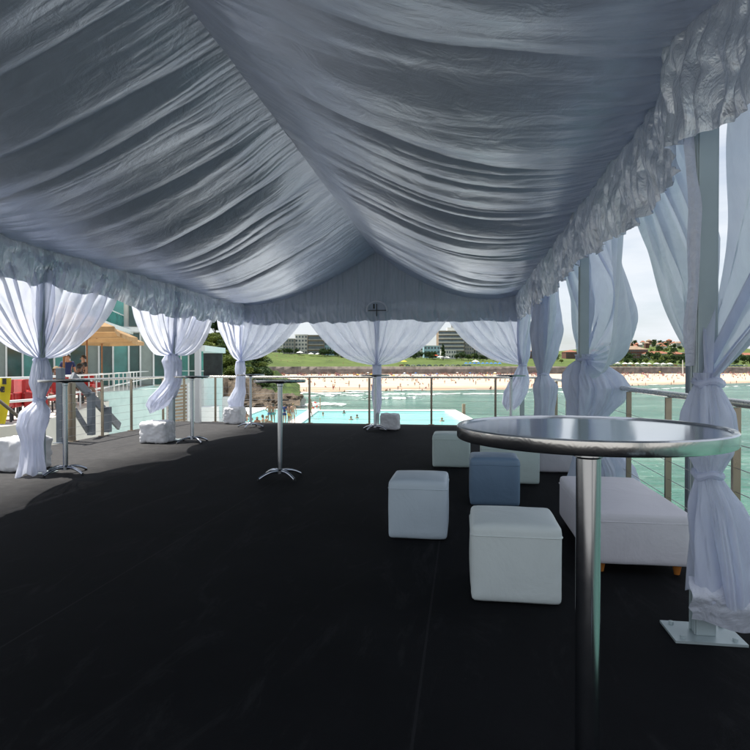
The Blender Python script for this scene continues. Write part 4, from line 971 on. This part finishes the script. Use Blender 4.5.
# poolside people
pp = [(257, 46, 'sit', 'trunks', 'sunburnt person seated on the pool deck, leftmost of the poolside group', .4), (262, 48, 'sit', 'bikini', 'person in bikini sitting among the poolside group left of the pole', -1.2),
      (267, 47, 'sit', 'trunks', 'person sitting low in front of the two standing bathers', 2.4), (269.5, 50, 'hip', 'trunks', 'bather standing hand on hip left of the centre bar table', .6), (273, 50, 'stand', 'bikini', 'person in bikini standing just left of the centre bar table pole', -2.4),
      (284.5, 49.5, 'stand', 'shirt', 'person in a navy shirt standing right of the centre bar table pole', 2.8), (289, 49, 'hip', 'trunks', 'bather in dark shorts with hand on hip, middle of the standing trio', 2.6), (293, 49.8, 'stand', 'trunks', 'tanned bather standing at the right of the poolside trio', -2.9),
      (310.5, 56, 'walk', 'trunks', 'person walking on the white walkway near the life ring', 1.2), (246, 52, 'sit', 'bikini', 'person sitting by the rocks behind the far left curtain', .3), (264, 43, 'lie', 'bikini', 'person lying on the pool deck below the seated group', 1.3), (252, 45, 'sit', 'trunks', 'person hunched by the railing near the far left table', 2)]
for px, Z, po, cl, lb, rz in pp:
    person(W(px, Z, PZ), rz, po, cl, lb, 'bathers beside the pool', over=({'shirt': M['navy'], 'shorts': M['navy']} if cl == 'shirt' else None), hairlong=(cl == 'bikini'))
for px, Z, po, rz, lb in ((206, 42, 'sit', 1.9, 'dark haired sunbather sitting above the low white wall'), (213, 44, 'lie', 1.4, 'sunbather lying behind the low white wall'), (216, 40, 'sit', 3, 'person crouching right of the low white wall'), (231, 50, 'sit', 1, 'sunbather sitting beside the far left weight bag')):
    person(W(px, Z, PZ+.5 if px < 210 else PZ), rz, po, 'bikini', lb, 'sunbathers on the lower platform', hairlong=True)
# swimmers: head and shoulders above the water
def swimmer(px, Z, lb, z=PZ-.14):
    person(W(px, Z, z-1.36), random.uniform(0, 6), 'stand', 'trunks', lb, 'swimmers in the pool')
for px, Z, lb in ((323, 60, 'dark haired swimmer nearest the life ring'), (344, 63, 'swimmer left of the middle pole at the far pool edge'), (357, 57, 'swimmer in mid pool left of the middle curtain'), (351, 55, 'swimmer low in the water near the near edge'), (442, 53.5, 'lone swimmer at the right end of the pool')): swimmer(px, Z, lb)
# life ring on its post
lr = empty('life_ring_stand', WC(-6.55, 66.2, PZ), 0, 'red and white life ring hung on a post at the far corner of the pool', 'life ring')
m = MB(); m.bar((.5, 0, 0), (.5, 0, 1.35), .10); m.bar((-.05, .02, .55), (.5, .02, .55), .05); m.build('post', M['timber'], lr)
for k in range(8):
    pts = []
    for j in range(6):
        t = 2*PI*(k+j/5)/8; pts.append((-.15+.32*math.cos(t), -.06, .52+.32*math.sin(t)))
    m = MB(); m.tube(pts, .075, 10, caps=False); m.build('ring_segment', M['ring'] if k % 2 else M['whitecv'], lr, smooth=True)
m = MB(); cbox(m, 9.05, 9.35, 62, 62.3, -8.5, PZ+.9); o = m.build('pool_post', M['timber']); reorg(o); tag(o, 'short brown timber pile at the outer right corner of the pool', 'pile')

# ------------------------------------------------------------------ sea, beach and shore
rad = np.concatenate([np.linspace(6, 120, 90), np.geomspace(124, 7000, 60)])[:, None]; th = np.linspace(0, 2*PI, 241)[None, :]
Xs = rad*np.cos(th); Ys = rad*np.sin(th); zs_ = -8.0+.13*vn(Xs*.16, Ys*.35, 300)*np.exp(-rad/300)+.06*vn(Xs*.5, Ys*.8, 301)*np.exp(-rad/150)
Pc = np.stack([Xs, Ys, zs_+0*Xs], -1); tag(grid_obj('sea', Pc, M['sea']), kind='structure')
m = MB(); m.lathe([(0, -8.0), (6.0, -8.0)], 48); tag(m.build('sea', M['sea']), kind='structure')
pxk = [-900, -100, 150, 230, 280, 305, 400, 500, 560, 650, 750, 900, 1500]
ZWk = [150, 150, 150, 165, 212, 235, 250, 262, 280, 330, 378, 470, 900]
ZTk = [330, 330, 340, 380, 455, 470, 480, 490, 505, 530, 560, 640, 1100]
def zw(px): return np.interp(px, pxk, ZWk)
def zt_(px): return np.interp(px, pxk, ZTk)
cols = np.linspace(-700, 1500, 260)
rows_s = np.linspace(0, 1, 26)
Pg = np.zeros((26, 260, 3))
for j, c in enumerate(cols):
    z0, z1 = zw(c)-14, zt_(c)+1
    for i, r_ in enumerate(rows_s):
        Z = z0+(z1-z0)*r_; z = -8.35+4.75*(r_**.72)
        p = W(c, Z); Pg[i, j] = (p.x, p.y, z+.08*math.sin(c*.7+Z*.3)*r_)
tag(grid_obj('beach', Pg, M['sand']), kind='structure')
# swash and breaking waves
def wavestrip(px0, px1, offZ, wd, z, seed, bumpz=.0):
    n = 220; c = np.linspace(px0, px1, n); base = zw(c)-offZ+6*vn(c*.03, c*0, seed)+3*vn(c*.12, c*0, seed+1); e = np.minimum(1, np.minimum(c-px0, px1-c)/((px1-px0)*.15+1e-6))
    ww = wd*e*(.6+.55*vn(c*.09, c*0, seed+2)+.3*vn(c*.4, c*0, seed+3)); ww = np.maximum(ww, .15)
    rows = 7; P_ = np.zeros((rows, n, 3))
    for i in range(rows):
        Z = base+ww*(i/(rows-1)-.5); xc = (c-375)/F*Z; P_[i, :, 0] = xc*CT-Z*ST; P_[i, :, 1] = Z*CT+xc*ST; P_[i, :, 2] = z+bumpz*math.sin(PI*i/(rows-1))*e
    return P_
P0 = [wavestrip(262, 900, 4, 16, -7.78, 1), wavestrip(300, 455, 42, 10, -7.9, 5, .5), wavestrip(355, 425, 70, 9, -7.9, 9, .6), wavestrip(270, 390, 20, 14, -7.85, 13, .2), wavestrip(430, 620, 48, 5, -7.9, 17, .25), wavestrip(560, 800, 70, 6, -7.9, 21, .25), wavestrip(296, 350, 88, 14, -7.9, 25, .3)]
for i, p_ in enumerate(P0): tag(grid_obj('wave_foam', p_, M['foam']), kind='stuff')
# promenade wall, following the head of the beach
n = 150; cw = np.linspace(150, 1400, n); Zw_ = zt_(cw)
def top_y(c): return np.interp(c, [150, 260, 520, 700, 1400], [366.6, 366.6, 366.3, 366.6, 367])
Pw = np.zeros((5, n, 3))
for k, (dz_, zfun) in enumerate(((0, lambda c, Z: -5+0*c), (0, lambda c, Z: zy(top_y(c), Z)), (1.2, lambda c, Z: zy(top_y(c), Z)), (1.2, lambda c, Z: zy(top_y(c), Z)-.9), (8, lambda c, Z: zy(top_y(c), Z)-.9))):
    Z = Zw_+dz_; xc = (cw-375)/F*Z; Pw[k, :, 0] = xc*CT-Z*ST; Pw[k, :, 1] = Z*CT+xc*ST; Pw[k, :, 2] = zfun(cw, Zw_)
o = grid_obj('promenade_wall', Pw, M['promwall'], smooth=False); tag(o, 'long dark stone promenade wall along the top of the beach', 'wall')
# inland terrain
prof = {  # bearing: [(dZ from wall, py at that depth)]
 150: [(8, 367), (60, 363), (140, 353.5), (260, 352), (700, 350), (1500, 352)],
 270: [(8, 367), (40, 364.5), (150, 353.5), (260, 352.5), (700, 350), (1500, 352)],
 340: [(8, 367), (40, 365), (160, 356), (260, 355), (700, 351), (1500, 353)],
 410: [(8, 367), (45, 366), (150, 358.5), (260, 357), (700, 354), (1500, 355)],
 520: [(8, 367), (45, 366), (150, 360), (260, 359), (700, 355), (1500, 356)],
 600: [(8, 367), (45, 366), (150, 362), (300, 357), (700, 347), (1500, 349)],
 660: [(8, 367), (45, 366), (150, 362), (300, 356), (700, 344.5), (1500, 346)],
 720: [(8, 367), (45, 366), (150, 362), (300, 357), (700, 347), (1500, 349)],
 850: [(8, 367), (45, 366), (150, 363), (300, 360), (700, 356), (1500, 357)],
 1400: [(8, 367), (45, 366.5), (150, 365), (300, 364), (700, 362), (1500, 362)]}
ks = sorted(prof); ts = np.linspace(0, 5, 46); cg = np.linspace(150, 1400, 240); Pt = np.zeros((46, 240, 3))
for j, c in enumerate(cg):
    dz = [np.interp(c, ks, [prof[k][i][0] for k in ks]) for i in range(6)]; py = [np.interp(c, ks, [prof[k][i][1] for k in ks]) for i in range(6)]
    zz0 = zt_(c); hs = [zy(py[i], zz0+dz[i]) for i in range(6)]; hs[0] = zy(top_y(c), zz0)-.92
    for i, t in enumerate(ts):
        d_ = np.interp(t, range(6), dz); z_ = np.interp(t, range(6), hs); Z = zz0+d_; p = W(c, Z)
        Pt[i, j] = (p.x, p.y, z_+(.5*float(vn(np.array(p.x*.03), np.array(p.y*.03), 310)) if i > 2 else 0))
tag(grid_obj('parkland', Pt, M['grass']), kind='structure')
def gz(c, Z):
    c = float(c); zz0 = float(zt_(c)); dz = [np.interp(c, ks, [prof[k][i][0] for k in ks]) for i in range(6)]; py = [np.interp(c, ks, [prof[k][i][1] for k in ks]) for i in range(6)]
    hs = [zy(py[i], zz0+dz[i]) for i in range(6)]; hs[0] = zy(top_y(c), zz0)-.92; return float(np.interp(Z-zz0, dz, hs))

# headland on the left: scrub mound over a sandstone cliff
n = 110; c_ = np.linspace(120, 300, n); rws = 34; Ph = np.zeros((rws, n, 3))
topy = lambda c: np.interp(c, [120, 195, 215, 228, 245, 262, 280, 300], [333, 334, 338, 340, 350, 363, 374, 386])
for i in range(rws):
    t = i/(rws-1); Z = 122+70*t
    crest = zy(topy(c_), 168); foot = -6.5
    sh = np.interp(t, [0, .06, .14, .22, .65, .8, 1], [0, .02, .30, .42, 1, .95, .6])
    z = foot+(crest-foot)*sh; z = z+(1.0*vn(c_*.14, np.full(n, t*9), 320)+.6*vn(c_*.4, np.full(n, t*22), 321))*(1 if i else 0)*np.clip((crest-foot)/10, .15, 1)
    Zr = Z+2.5*vn(c_*.2, np.full(n, t*4), 322); xc = (c_-375)/F*Zr; Ph[i, :, 0] = xc*CT-Zr*ST; Ph[i, :, 1] = Zr*CT+xc*ST; Ph[i, :, 2] = z
tag(grid_obj('headland', Ph[7:], M['scrub']), kind='structure'); tag(grid_obj('cliff', Ph[:8], M['rock'], smooth=False), kind='structure')
# rock shelf between the headland and the sea
n = 90; c_ = np.linspace(150, 306, n); Pr = np.zeros((30, n, 3))
for i in range(30):
    t = i/29; Z = 70+(96+0*c_)*t; edge_ = sstep(300, 262, c_)
    zf = np.interp(t, [0, .1, .6, 1], [-8.3, -6.4, -6.2, -4.6])*np.ones(n)
    z = -8.6+(zf+8.6)*edge_+.55*vn(c_*.22, np.full(n, t*14), 330)*edge_+.35*vn(c_*.7, np.full(n, t*40), 331)*edge_
    xc = (c_-375)/F*Z; Pr[i, :, 0] = xc*CT-Z*ST; Pr[i, :, 1] = Z*CT+xc*ST; Pr[i, :, 2] = z
tag(grid_obj('rock_shelf', Pr, M['rock'], smooth=False), kind='structure')
def rock_mesh(seed):
    bm = bmesh.new(); bmesh.ops.create_icosphere(bm, subdivisions=3, radius=1)
    for v in bm.verts:
        p = v.co; k = 1+.35*float(vn(np.array(p.x*1.6+seed), np.array(p.y*1.6+p.z*1.3), seed))+.12*float(vn(np.array(p.x*5), np.array(p.y*5+p.z*4), seed+1)); v.co = Vector((p.x*k, p.y*k, max(-.5, min(.55, p.z*k))))
    me = D.meshes.new('rock'); bm.to_mesh(me); bm.free(); me.materials.append(M['rock']); return me
rms = [rock_mesh(s) for s in (1, 5, 9)]; rr = random.Random(21)
for i in range(46):
    px = rr.uniform(228, 294); Z = rr.uniform(78, 168) if px < 268 else rr.uniform(95, 160)
    o = D.objects.new('rock', rms[i % 3]); COL.objects.link(o); o.location = W(px, Z, -6.3+(Z-80)*.012); s = rr.uniform(.7, 2.3); o.scale = (s*rr.uniform(.9, 1.6), s, s*rr.uniform(.5, .9)); o.rotation_euler.z = rr.uniform(0, 6)
    tag(o, 'brown sandstone boulder on the rock shelf between headland and surf', 'rock', 'boulders on the rock shelf')
# shrubs on the headland
bushes = []
for s in range(3):
    cl = [((random.uniform(-.6, .6), random.uniform(-.6, .6), random.uniform(.3, .8)), (.55, .55, .42)) for _ in range(6)]
    bushes.append(leaf_mesh('shrub', cl, 900, .09, 60+s)); bushes[-1].materials.append(M['leaflight'] if s else M['leafdark'])
for i in range(120):
    px = rr.uniform(150, 268); t = rr.uniform(.24, .66); Z = 122+70*t; j = int((px-120)/180*109); p = Ph[min(33, int(t*33)), j]
    o = D.objects.new('shrub', bushes[i % 3]); COL.objects.link(o); o.location = (p[0], p[1], p[2]-.2); s = rr.uniform(1.1, 2.6); o.scale = (s*1.4, s*1.4, s*.8); o.rotation_euler.z = rr.uniform(0, 6)
    tag(o, 'dense green coastal shrub on the headland slope', 'shrub', 'shrubs covering the headland')
t0 = make_tree(7, 6, M['leafdark'], 71, 'dark windswept tree leaning on top of the headland', None, leaves=3000, size=.22); t0.location = W(214, 166, zy(340, 166)); t0.rotation_euler = (0, .15, 1)
# ------------------------------------------------------------------ far buildings
def far_block(px0, px1, ytop, Z, dep, wall, floors, bays, label, roof=None, name='building', glass=None, band=False, hip=0, ybase=None):
    zb = gz((px0+px1)/2, Z)-1.5; z1 = zy(ytop, Z); x0 = (px0-375)/F*Z; x1 = (px1-375)/F*Z
    root = empty(name, WC((x0+x1)/2, Z, zb), TH, label, 'building', None)
    wdt = x1-x0; H = z1-zb; m = MB(); m.box(-wdt/2, wdt/2, 0, dep, 0, H); m.build('wall', wall, root)
    m = MB()
    if hip: m.add([(-wdt/2-.5, -.5, H), (wdt/2+.5, -.5, H), (wdt/2+.5, dep+.5, H), (-wdt/2-.5, dep+.5, H), (-wdt/2+dep*.4, dep/2, H+hip), (wdt/2-dep*.4, dep/2, H+hip)], [(3, 2, 1, 0), (0, 1, 5, 4), (1, 2, 5), (2, 3, 4, 5), (3, 0, 4)])
    else: m.box(-wdt/2-.4, wdt/2+.4, -.4, dep+.4, H+.002, H+.6)
    m.build('roof', roof or M['farwhite'], root)
    fh = (H-1.5)/floors
    for f_ in range(floors):
        z0 = 1.5+f_*fh+fh*.28
        if band:
            m = MB(); m.box(-wdt/2+.3, wdt/2-.3, -.05, .5, z0, z0+fh*.55); m.build('window', glass or M['farglass'], root)
            m = MB(); m.box(-wdt/2, wdt/2, -1.1, -.06, z0-fh*.26, z0-fh*.02); m.build('balcony', roof or M['farwhite'], root)
        else:
            for b_ in range(bays):
                xx = -wdt/2+(b_+.5)*wdt/bays; w2 = wdt/bays*.3; m = MB(); m.box(xx-w2, xx+w2, -.06, .3, z0, z0+fh*.5); m.build('window', glass or M['farglass'], root)
    return root
far_block(283, 294, 339, 640, 20, M['fargrey'], 4, 4, 'grey apartment block at the left end of the far row, above the lawn')
far_block(295, 307.5, 335, 650, 20, M['farwhite'], 5, 4, 'white apartment block second in the far row above the lawn')
far_block(308, 324, 335.5, 645, 22, M['tanroof'], 4, 6, 'brown grey block with flat roof above the lawn', band=True, roof=M['fargrey'])
far_block(324.5, 334, 342, 650, 20, M['farblue'], 3, 4, 'pale blue low block right of the brown block')
far_block(335, 347, 345, 660, 20, M['farwhite'], 3, 5, 'low white building half hidden by trees behind the middle curtain')
far_block(347, 420, 349, 680, 20, M['fargrey'], 2, 24, 'long low grey building hidden behind the middle curtain')
far_block(424, 440, 346, 660, 20, M['farblue'], 3, 5, 'teal glass building left of the tall hotel', glass=M['farglass'])
tb = far_block(438.5, 464, 331, 690, 25, M['tanroof'], 7, 8, 'tall banded hotel tower with cream balconies beyond the beach', band=True)
zb_ = tb.location.z; H_ = zy(331, 690)-zb_
m = MB(); m.box(-4, 6, 5, 16, H_+.61, H_+4.2); m.build('plant_room', M['farwhite'], tb); m = MB(); m.box(1, 4, 8, 11, H_+4.21, H_+8.5); m.build('chimney', M['fargrey'], tb)
far_block(464.5, 474, 336, 700, 20, M['fargrey'], 6, 4, 'grey side wing joined to the right of the hotel tower', glass=M['farglass'])
far_block(441, 456, 350, 640, 10, M['farwhite'], 2, 6, 'low white building at the foot of the hotel tower')
far_block(475, 520, 350, 700, 18, M['fargrey'], 2, 14, 'low grey building right of the hotel tower behind curtains')
far_block(615, 648, 349.5, 760, 26, M['brick'], 3, 16, 'long dark brick building across the bay', roof=M['tanroof'], hip=5)
far_block(648, 671, 353.5, 740, 18, M['farwhite'], 2, 10, 'long white building with orange roof beside the brick one', roof=M['terracotta'], hip=3)
far_block(672, 685, 354, 745, 16, M['brick'], 2, 6, 'small red brick house at the right edge of the far shore', roof=M['terracotta'], hip=3)
far_block(725, 760, 355, 760, 18, M['farwhite'], 3, 12, 'white shoreline apartments right of the nearest curtain', roof=M['terracotta'], hip=3)
far_block(566, 578, 352, 760, 18, M['brick'], 3, 6, 'red brick block seen between the right curtains', roof=M['terracotta'], hip=3)
rb = random.Random(31)
for i, (a_, b_) in enumerate(((700, 706), (707, 715), (716, 724), (761, 775), (591, 600), (601, 613), (686, 692), (693, 699), (548, 556), (540, 547), (522, 533))):
    far_block(a_, b_, rb.uniform(350.5, 354.5), 770+rb.uniform(-8, 12), 16, [M['farwhite'], M['fargrey'], M['brick'], M['cream']][i % 4], 3, 4, ['white block left of the parked cars right of the nearest post', 'grey block right of the nearest post above the car row', 'dark brick block right of the nearest post', 'cream block at the right picture edge on the far shore', 'white block between the two right curtains on the far shore', 'grey block just left of the long brick building', 'dark brick block right of the small red brick house', 'cream block behind the nearest curtain on the far shore', 'white block behind the slim curtain on the far shore', 'grey block right of the far corner curtain', 'dark brick block behind the far right corner curtain'][i], roof=M['terracotta'] if i % 3 else M['fargrey'], hip=2.5 if i % 3 else 0)
for i, (a_, b_, t_) in enumerate(((266, 274, 345), (275, 282, 342), (348, 360, 343), (400, 410, 347), (411, 423, 345), (476, 488, 343), (489, 505, 346), (506, 520, 344))):
    far_block(a_, b_, t_, 740+rb.uniform(0, 14), 16, [M['fargrey'], M['farwhite'], M['tanroof']][i % 3], 4, 5, ['grey block at the left end of the skyline near the headland', 'white block left of the grey apartments above the lawn', 'brown block behind the left half of the middle curtain', 'grey block behind the right half of the middle curtain', 'white block left of the teal glass building', 'brown block right of the hotel side wing', 'grey block behind the far right corner curtain', 'white block near the far right corner post'][i])
rr = random.Random(9)
hm = []
for i in range(44):
    px = 602+i*2.9+rr.uniform(-1, 1); Z = rr.uniform(980, 1250); wd = rr.uniform(5, 9)*.5*Z/F*1.1
    zb = gz(px, Z); H = rr.uniform(5, 9); root = empty('house', W(px, Z, zb-1), TH+rr.uniform(-.5, .5), 'small hillside house among trees on the far ridge', 'house', 'houses on the far ridge')
    wl = rr.choice([M['farwhite'], M['cream'], M['brick'], M['fargrey']]); m = MB(); m.box(-wd/2, wd/2, -5, 5, 0, H+1); m.build('wall', wl, root)
    m = MB(); m.add([(-wd/2-.5, -5.5, H+1), (wd/2+.5, -5.5, H+1), (wd/2+.5, 5.5, H+1), (-wd/2-.5, 5.5, H+1), (-wd/4, 0, H+4), (wd/4, 0, H+4)], [(3, 2, 1, 0), (0, 1, 5, 4), (1, 2, 5), (2, 3, 4, 5), (3, 0, 4)]); m.build('roof', rr.choice([M['terracotta'], M['tanroof'], M['terracotta'], M['fargrey']]), root)
# far trees
tA = make_tree(9, 10, M['leafdark'], 81, 'dark green tree on the far shore', 'trees along the far shore', leaves=900, size=.55)
tB = make_tree(8, 9, M['leaflight'], 82, 'lighter green tree on the far shore', 'trees along the far shore', leaves=900, size=.55)
tC = make_tree(14, 6, M['leafdark'], 83, 'tall dark pine on the far shore', 'trees along the far shore', conifer=True, leaves=900, size=.6)
spots = []
for i in range(44): spots.append((rr.uniform(598, 700), rr.uniform(640, 735), 0 if rr.random() < .7 else 1, rr.uniform(.8, 1.3)))
for i in range(70): spots.append((rr.uniform(600, 725), rr.uniform(800, 1240), 0 if rr.random() < .6 else 1, rr.uniform(.8, 1.3)))
for i in range(22): spots.append((rr.uniform(455, 520), rr.uniform(610, 632), 0 if rr.random() < .7 else 1, rr.uniform(.7, 1.1)))
for i in range(12): spots.append((rr.uniform(402, 440), rr.uniform(612, 640), 0, rr.uniform(.6, 1)))
for i in range(16): spots.append((rr.uniform(322, 350), rr.uniform(610, 635), 0, rr.uniform(.7, 1.1)))
for i in range(10): spots.append((rr.uniform(268, 300), rr.uniform(612, 630), rr.choice([0, 1]), rr.uniform(.5, .8)))
for i in range(12): spots.append((rr.uniform(700, 770), rr.uniform(640, 740), 0, rr.uniform(.8, 1.2)))
for i in range(46): spots.append((rr.uniform(540, 770), rr.uniform(585, 650), 0 if rr.random() < .75 else 1, rr.uniform(.5, .85)))
for px, Z in ((624, 1000), (632, 990), (443, 615), (606, 700)): spots.append((px, Z, 2, 1.1))
first = [True]*3; srcs = [tA, tB, tC]
for px, Z, k, s in spots:
    o = srcs[k] if first[k] else copy_tree(srcs[k]); first[k] = False
    o.location = W(px, Z, gz(px, Z)-.3); o.scale = (s, s, s*rr.uniform(.85, 1.1)); o.rotation_euler.z = rr.uniform(0, 6)
# cars along the road behind the promenade
def make_car(label):
    root = empty('parked_car', (0, 0, 0), 0, label, 'car', 'cars parked behind the promenade')
    vs = []; prof_ = [(-2.1, .35), (-2.15, .75), (-1.9, .95), (-1.2, 1.0), (-.75, 1.42), (.6, 1.45), (1.3, 1.02), (2.0, .88), (2.15, .6), (2.1, .35)]
    for s in (-.85, .85):
        for x, z in prof_: vs.append((x, s*(.86 if z > 1.1 else 1), z))
    n_ = len(prof_); m = MB(); m.add(vs, [tuple(range(n_)), tuple(range(2*n_-1, n_-1, -1))]+[(i, n_+i, n_+(i+1) % n_, (i+1) % n_) for i in range(n_)]); m.build('body', M['carpaint'], root)
    m = MB(); m.box(-.95, 1.0, -.80, .80, 1.05, 1.36); m.build('window', M['farglass'], root)
    for sx in (-1.3, 1.3):
        for sy in (-.8, .8):
            m = MB(); m.tube([(sx, sy-.1, .32), (sx, sy+.1, .32)], .32, 12); m.build('wheel', M['black'], root)
    return root
c0 = make_car('small parked car on the road behind the promenade'); k = 0
for px in list(np.arange(402, 470, 1.0*5.6))+list(np.arange(604, 690, 4.2))+list(np.arange(715, 750, 4.4)):
    o = c0 if k == 0 else copy_tree(c0); k += 1; Z = float(zt_(px))+40+rr.uniform(-1, 1); o.location = W(px+rr.uniform(-.6, .6), Z, gz(px, Z)+.02); o.rotation_euler.z = TH+rr.uniform(-.15, .15)
# canopies, umbrellas
def brolly(px, Z, zb, mat, label, group, r=1.2, h=2.1, name='beach_umbrella', tilt=0):
    root = empty(name, W(px, Z, zb), rr.uniform(0, 6), label, 'umbrella', group); root.rotation_euler.x = tilt
    m = MB(); m.tube([(0, 0, -.1), (0, 0, h)], .03*max(1, r/1.4), 6); m.build('pole', M['wood'], root)
    vs = [(0, 0, h+.02)]; 
    for i in (1, 2):
        for k_ in range(8): a = k_*PI/4; vs.append((r*i/2*math.cos(a), r*i/2*math.sin(a), h-.16*r*i-.04*r*i*i/2))
    fs = [(0, 1+k_, 1+(k_+1) % 8) for k_ in range(8)]+[(1+k_, 9+k_, 9+(k_+1) % 8, 1+(k_+1) % 8) for k_ in range(8)]
    m = MB(); m.add(vs, fs); m.build('canopy', mat, root); return root
brolly(435, 625, gz(435, 625), M['orange'], 'large orange red canopy left of the hotel tower', None, 4.0, 5.5, 'canopy')
for px, Z, r_, lb in ((441, 615, 4.5, 'white marquee canopy beside the orange one'), (447, 618, 3.4, 'small white canopy at the foot of the hotel'), (300, 612, 4, 'white canopy below the white apartment block'), (311, 612, 3.2, 'white canopy below the brown grey block'), (318, 614, 3.2, 'white canopy left of the far trees'), (475.5, 560, 3.6, 'white umbrella on the lawn below the palms')):
    brolly(px, Z, gz(px, Z), M['whitecv'], lb, None, r_, r_*1.05, 'canopy')
brolly(404, 545, gz(404, 545), M['yellowcv'], 'yellow umbrella on the lawn right of the middle curtain', None, 3, 3.6, 'umbrella')
p = W(206.5, 52, PZ+.2); brolly(206.5, 52, PZ, M['bluecv'], 'blue beach umbrella behind the white walls', None, 1.0, 2.0, tilt=.3)
def tent_small(px, Z, mat, lb, grp, s=3.0):
    z = gz(px, Z); root = empty('gazebo', W(px, Z, z), TH, lb, 'gazebo', grp)
    m = MB(); m.add([(-s/2, -s/2, 2.3), (s/2, -s/2, 2.3), (s/2, s/2, 2.3), (-s/2, s/2, 2.3), (0, 0, 3.5)], [(0, 1, 4), (1, 2, 4), (2, 3, 4), (3, 0, 4), (3, 2, 1, 0)]); m.build('roof', mat, root)
    for a in (-1, 1):
        for b in (-1, 1): m_ = MB(); m_.bar((a*s*.46, b*s*.46, 0), (a*s*.46, b*s*.46, 2.3), .08); m_.build('leg', M['white'], root)
for i in range(9): tent_small(466+i*4.2, 527+3*(i % 2), M['bluecv'], 'blue gazebo in the row behind the promenade wall', 'blue gazebos behind the promenade', 3.2)
for i in range(10): tent_small(612+i*6.3+rr.uniform(-1, 1), 566+4*(i % 2), M['whitecv'], 'white gazebo in the row behind the far promenade', 'white gazebos behind the promenade', rr.uniform(3.5, 5))
m = MB(); m.tube([W(683, 500, -3.5), W(682.6, 500, zy(360, 500))], [.5, .3], 8); o = m.build('lamp_pole', M['farwhite'], smooth=True); reorg(o); tag(o, 'tall pale pole standing at the head of the beach', 'pole')
# ------------------------------------------------------------------ beach crowd
def bz(px, Z):
    z0, z1 = float(zw(px))-14, float(zt_(px))+1; r_ = min(1, max(0, (Z-z0)/(z1-z0))); return -8.35+4.75*(r_**.72)
kinds = [('stand', 'trunks'), ('hip', 'bikini'), ('walk', 'trunks'), ('sit', 'bikini'), ('lie', 'trunks'), ('stand', 'bikini')]
protos = [person((0, 0, 0), 0, a, b, 'tiny bather on the crowded far beach', 'bathers on the far beach', sub=0) for a, b in kinds]
for i in range(255):
    k_ = rr.choice([0, 1, 2, 3, 3, 4, 5, 0]); o = protos[i] if i < 6 else copy_tree(protos[k_])
    px = rr.uniform(266, 540) if rr.random() < .68 else rr.uniform(595, 750)
    z0, z1 = float(zw(px)), float(zt_(px)); t = rr.random()**.8; Z = z0-4+(z1-z0+2)*t
    if i % 8 == 0: Z = z0-rr.uniform(4, 14)
    o.location = W(px, Z, max(bz(px, Z), -8.7)); o.rotation_euler.z = rr.uniform(0, 6); s = rr.uniform(.95, 1.12); o.scale = (s, s, s)
for i in range(34):
    px = rr.uniform(290, 540) if rr.random() < .7 else rr.uniform(600, 750); z0, z1 = float(zw(px)), float(zt_(px)); Z = z0+(z1-z0)*rr.uniform(.35, .97)
    mt = rr.choice([M['whitecv'], M['bluecv'], M['orange'], M['yellowcv'], M['whitecv']])
    nm = {M['whitecv'].name: 'white', M['bluecv'].name: 'blue', M['orange'].name: 'orange', M['yellowcv'].name: 'yellow'}[mt.name]
    brolly(px, Z, bz(px, Z), mt, 'tiny '+nm+' umbrella on the crowded far beach', nm+' umbrellas on the far beach', 1.1, 2.0, tilt=rr.uniform(-.2, .2))
cv, cf, base = [], [], 0
crs = np.random.RandomState(44)
src = []
for k_ in (0, 3, 3, 4, 5):
    me = person_proto(*kinds[k_], 0)[0][1]; a = np.zeros(len(me.vertices)*3, np.float32); me.vertices.foreach_get('co', a); src.append((a.reshape(-1, 3), [tuple(p.vertices) for p in me.polygons]))
for i in range(1150):
    px = crs.uniform(266, 545) if crs.rand() < .66 else crs.uniform(595, 752); z0, z1 = float(zw(px)), float(zt_(px)); t = 1-abs(crs.normal(0, .30)); px += 4*math.sin(px*.35+t*5); t = min(.985, max(.02, t)); Z = z0+(z1-z0)*t
    a, fs = src[crs.randint(5)]; th_ = crs.uniform(0, 6.28); c_1, s_1 = math.cos(th_), math.sin(th_); p = W(px, Z, bz(px, Z)); q = np.stack([a[:, 0]*c_1-a[:, 1]*s_1+p.x, a[:, 0]*s_1+a[:, 1]*c_1+p.y, a[:, 2]+p.z], -1)
    cv.append(q); cf += [tuple(v+base for v in f_) for f_ in fs]; base += len(q)
me = D.meshes.new('beach_crowd'); me.from_pydata(np.concatenate(cv).tolist(), [], cf); me.update()
tt = NT('crowd_colours'); gpos = tt.n('ShaderNodeNewGeometry').outputs['Position']; vo_ = tt.n('ShaderNodeTexVoronoi', {'Vector': gpos, 'Scale': .8}).outputs['Color']
hs_ = tt.n('ShaderNodeSeparateColor', {0: vo_}).outputs[0]
cc_ = tt.ramp(hs_, [(0, (.05, .03, .03)), (.25, (.35, .18, .10)), (.5, (.28, .12, .07)), (.7, (.05, .12, .30)), (.85, (.45, .08, .05)), (1, (.5, .45, .4))])
linkmesh('beach_crowd', me, tt.fin(tt.n('ShaderNodeBsdfPrincipled', {'Base Color': cc_, 'Roughness': .8}).outputs[0])); tag(D.objects['beach_crowd'], kind='stuff')
# people on the lawn
lp0 = [('sit', 'bikini'), ('lie', 'trunks')]
for i in range(30):
    o = copy_tree(protos[3 if i % 3 else 4]); px = rr.uniform(272, 345); Z = rr.uniform(525, 600); o.location = W(px, Z, gz(px, Z)); o['label'] = 'tiny sunbather resting on the green lawn above the beach'; o['group'] = 'sunbathers on the lawn'
for i, (px, Z) in enumerate(((641, 215), (636, 214), (505, 150))):
    person(W(px, Z, -8.0-1.30), 1, 'stand', 'trunks', 'distant swimmer, only head and shoulders above the green sea', 'swimmers in the sea')
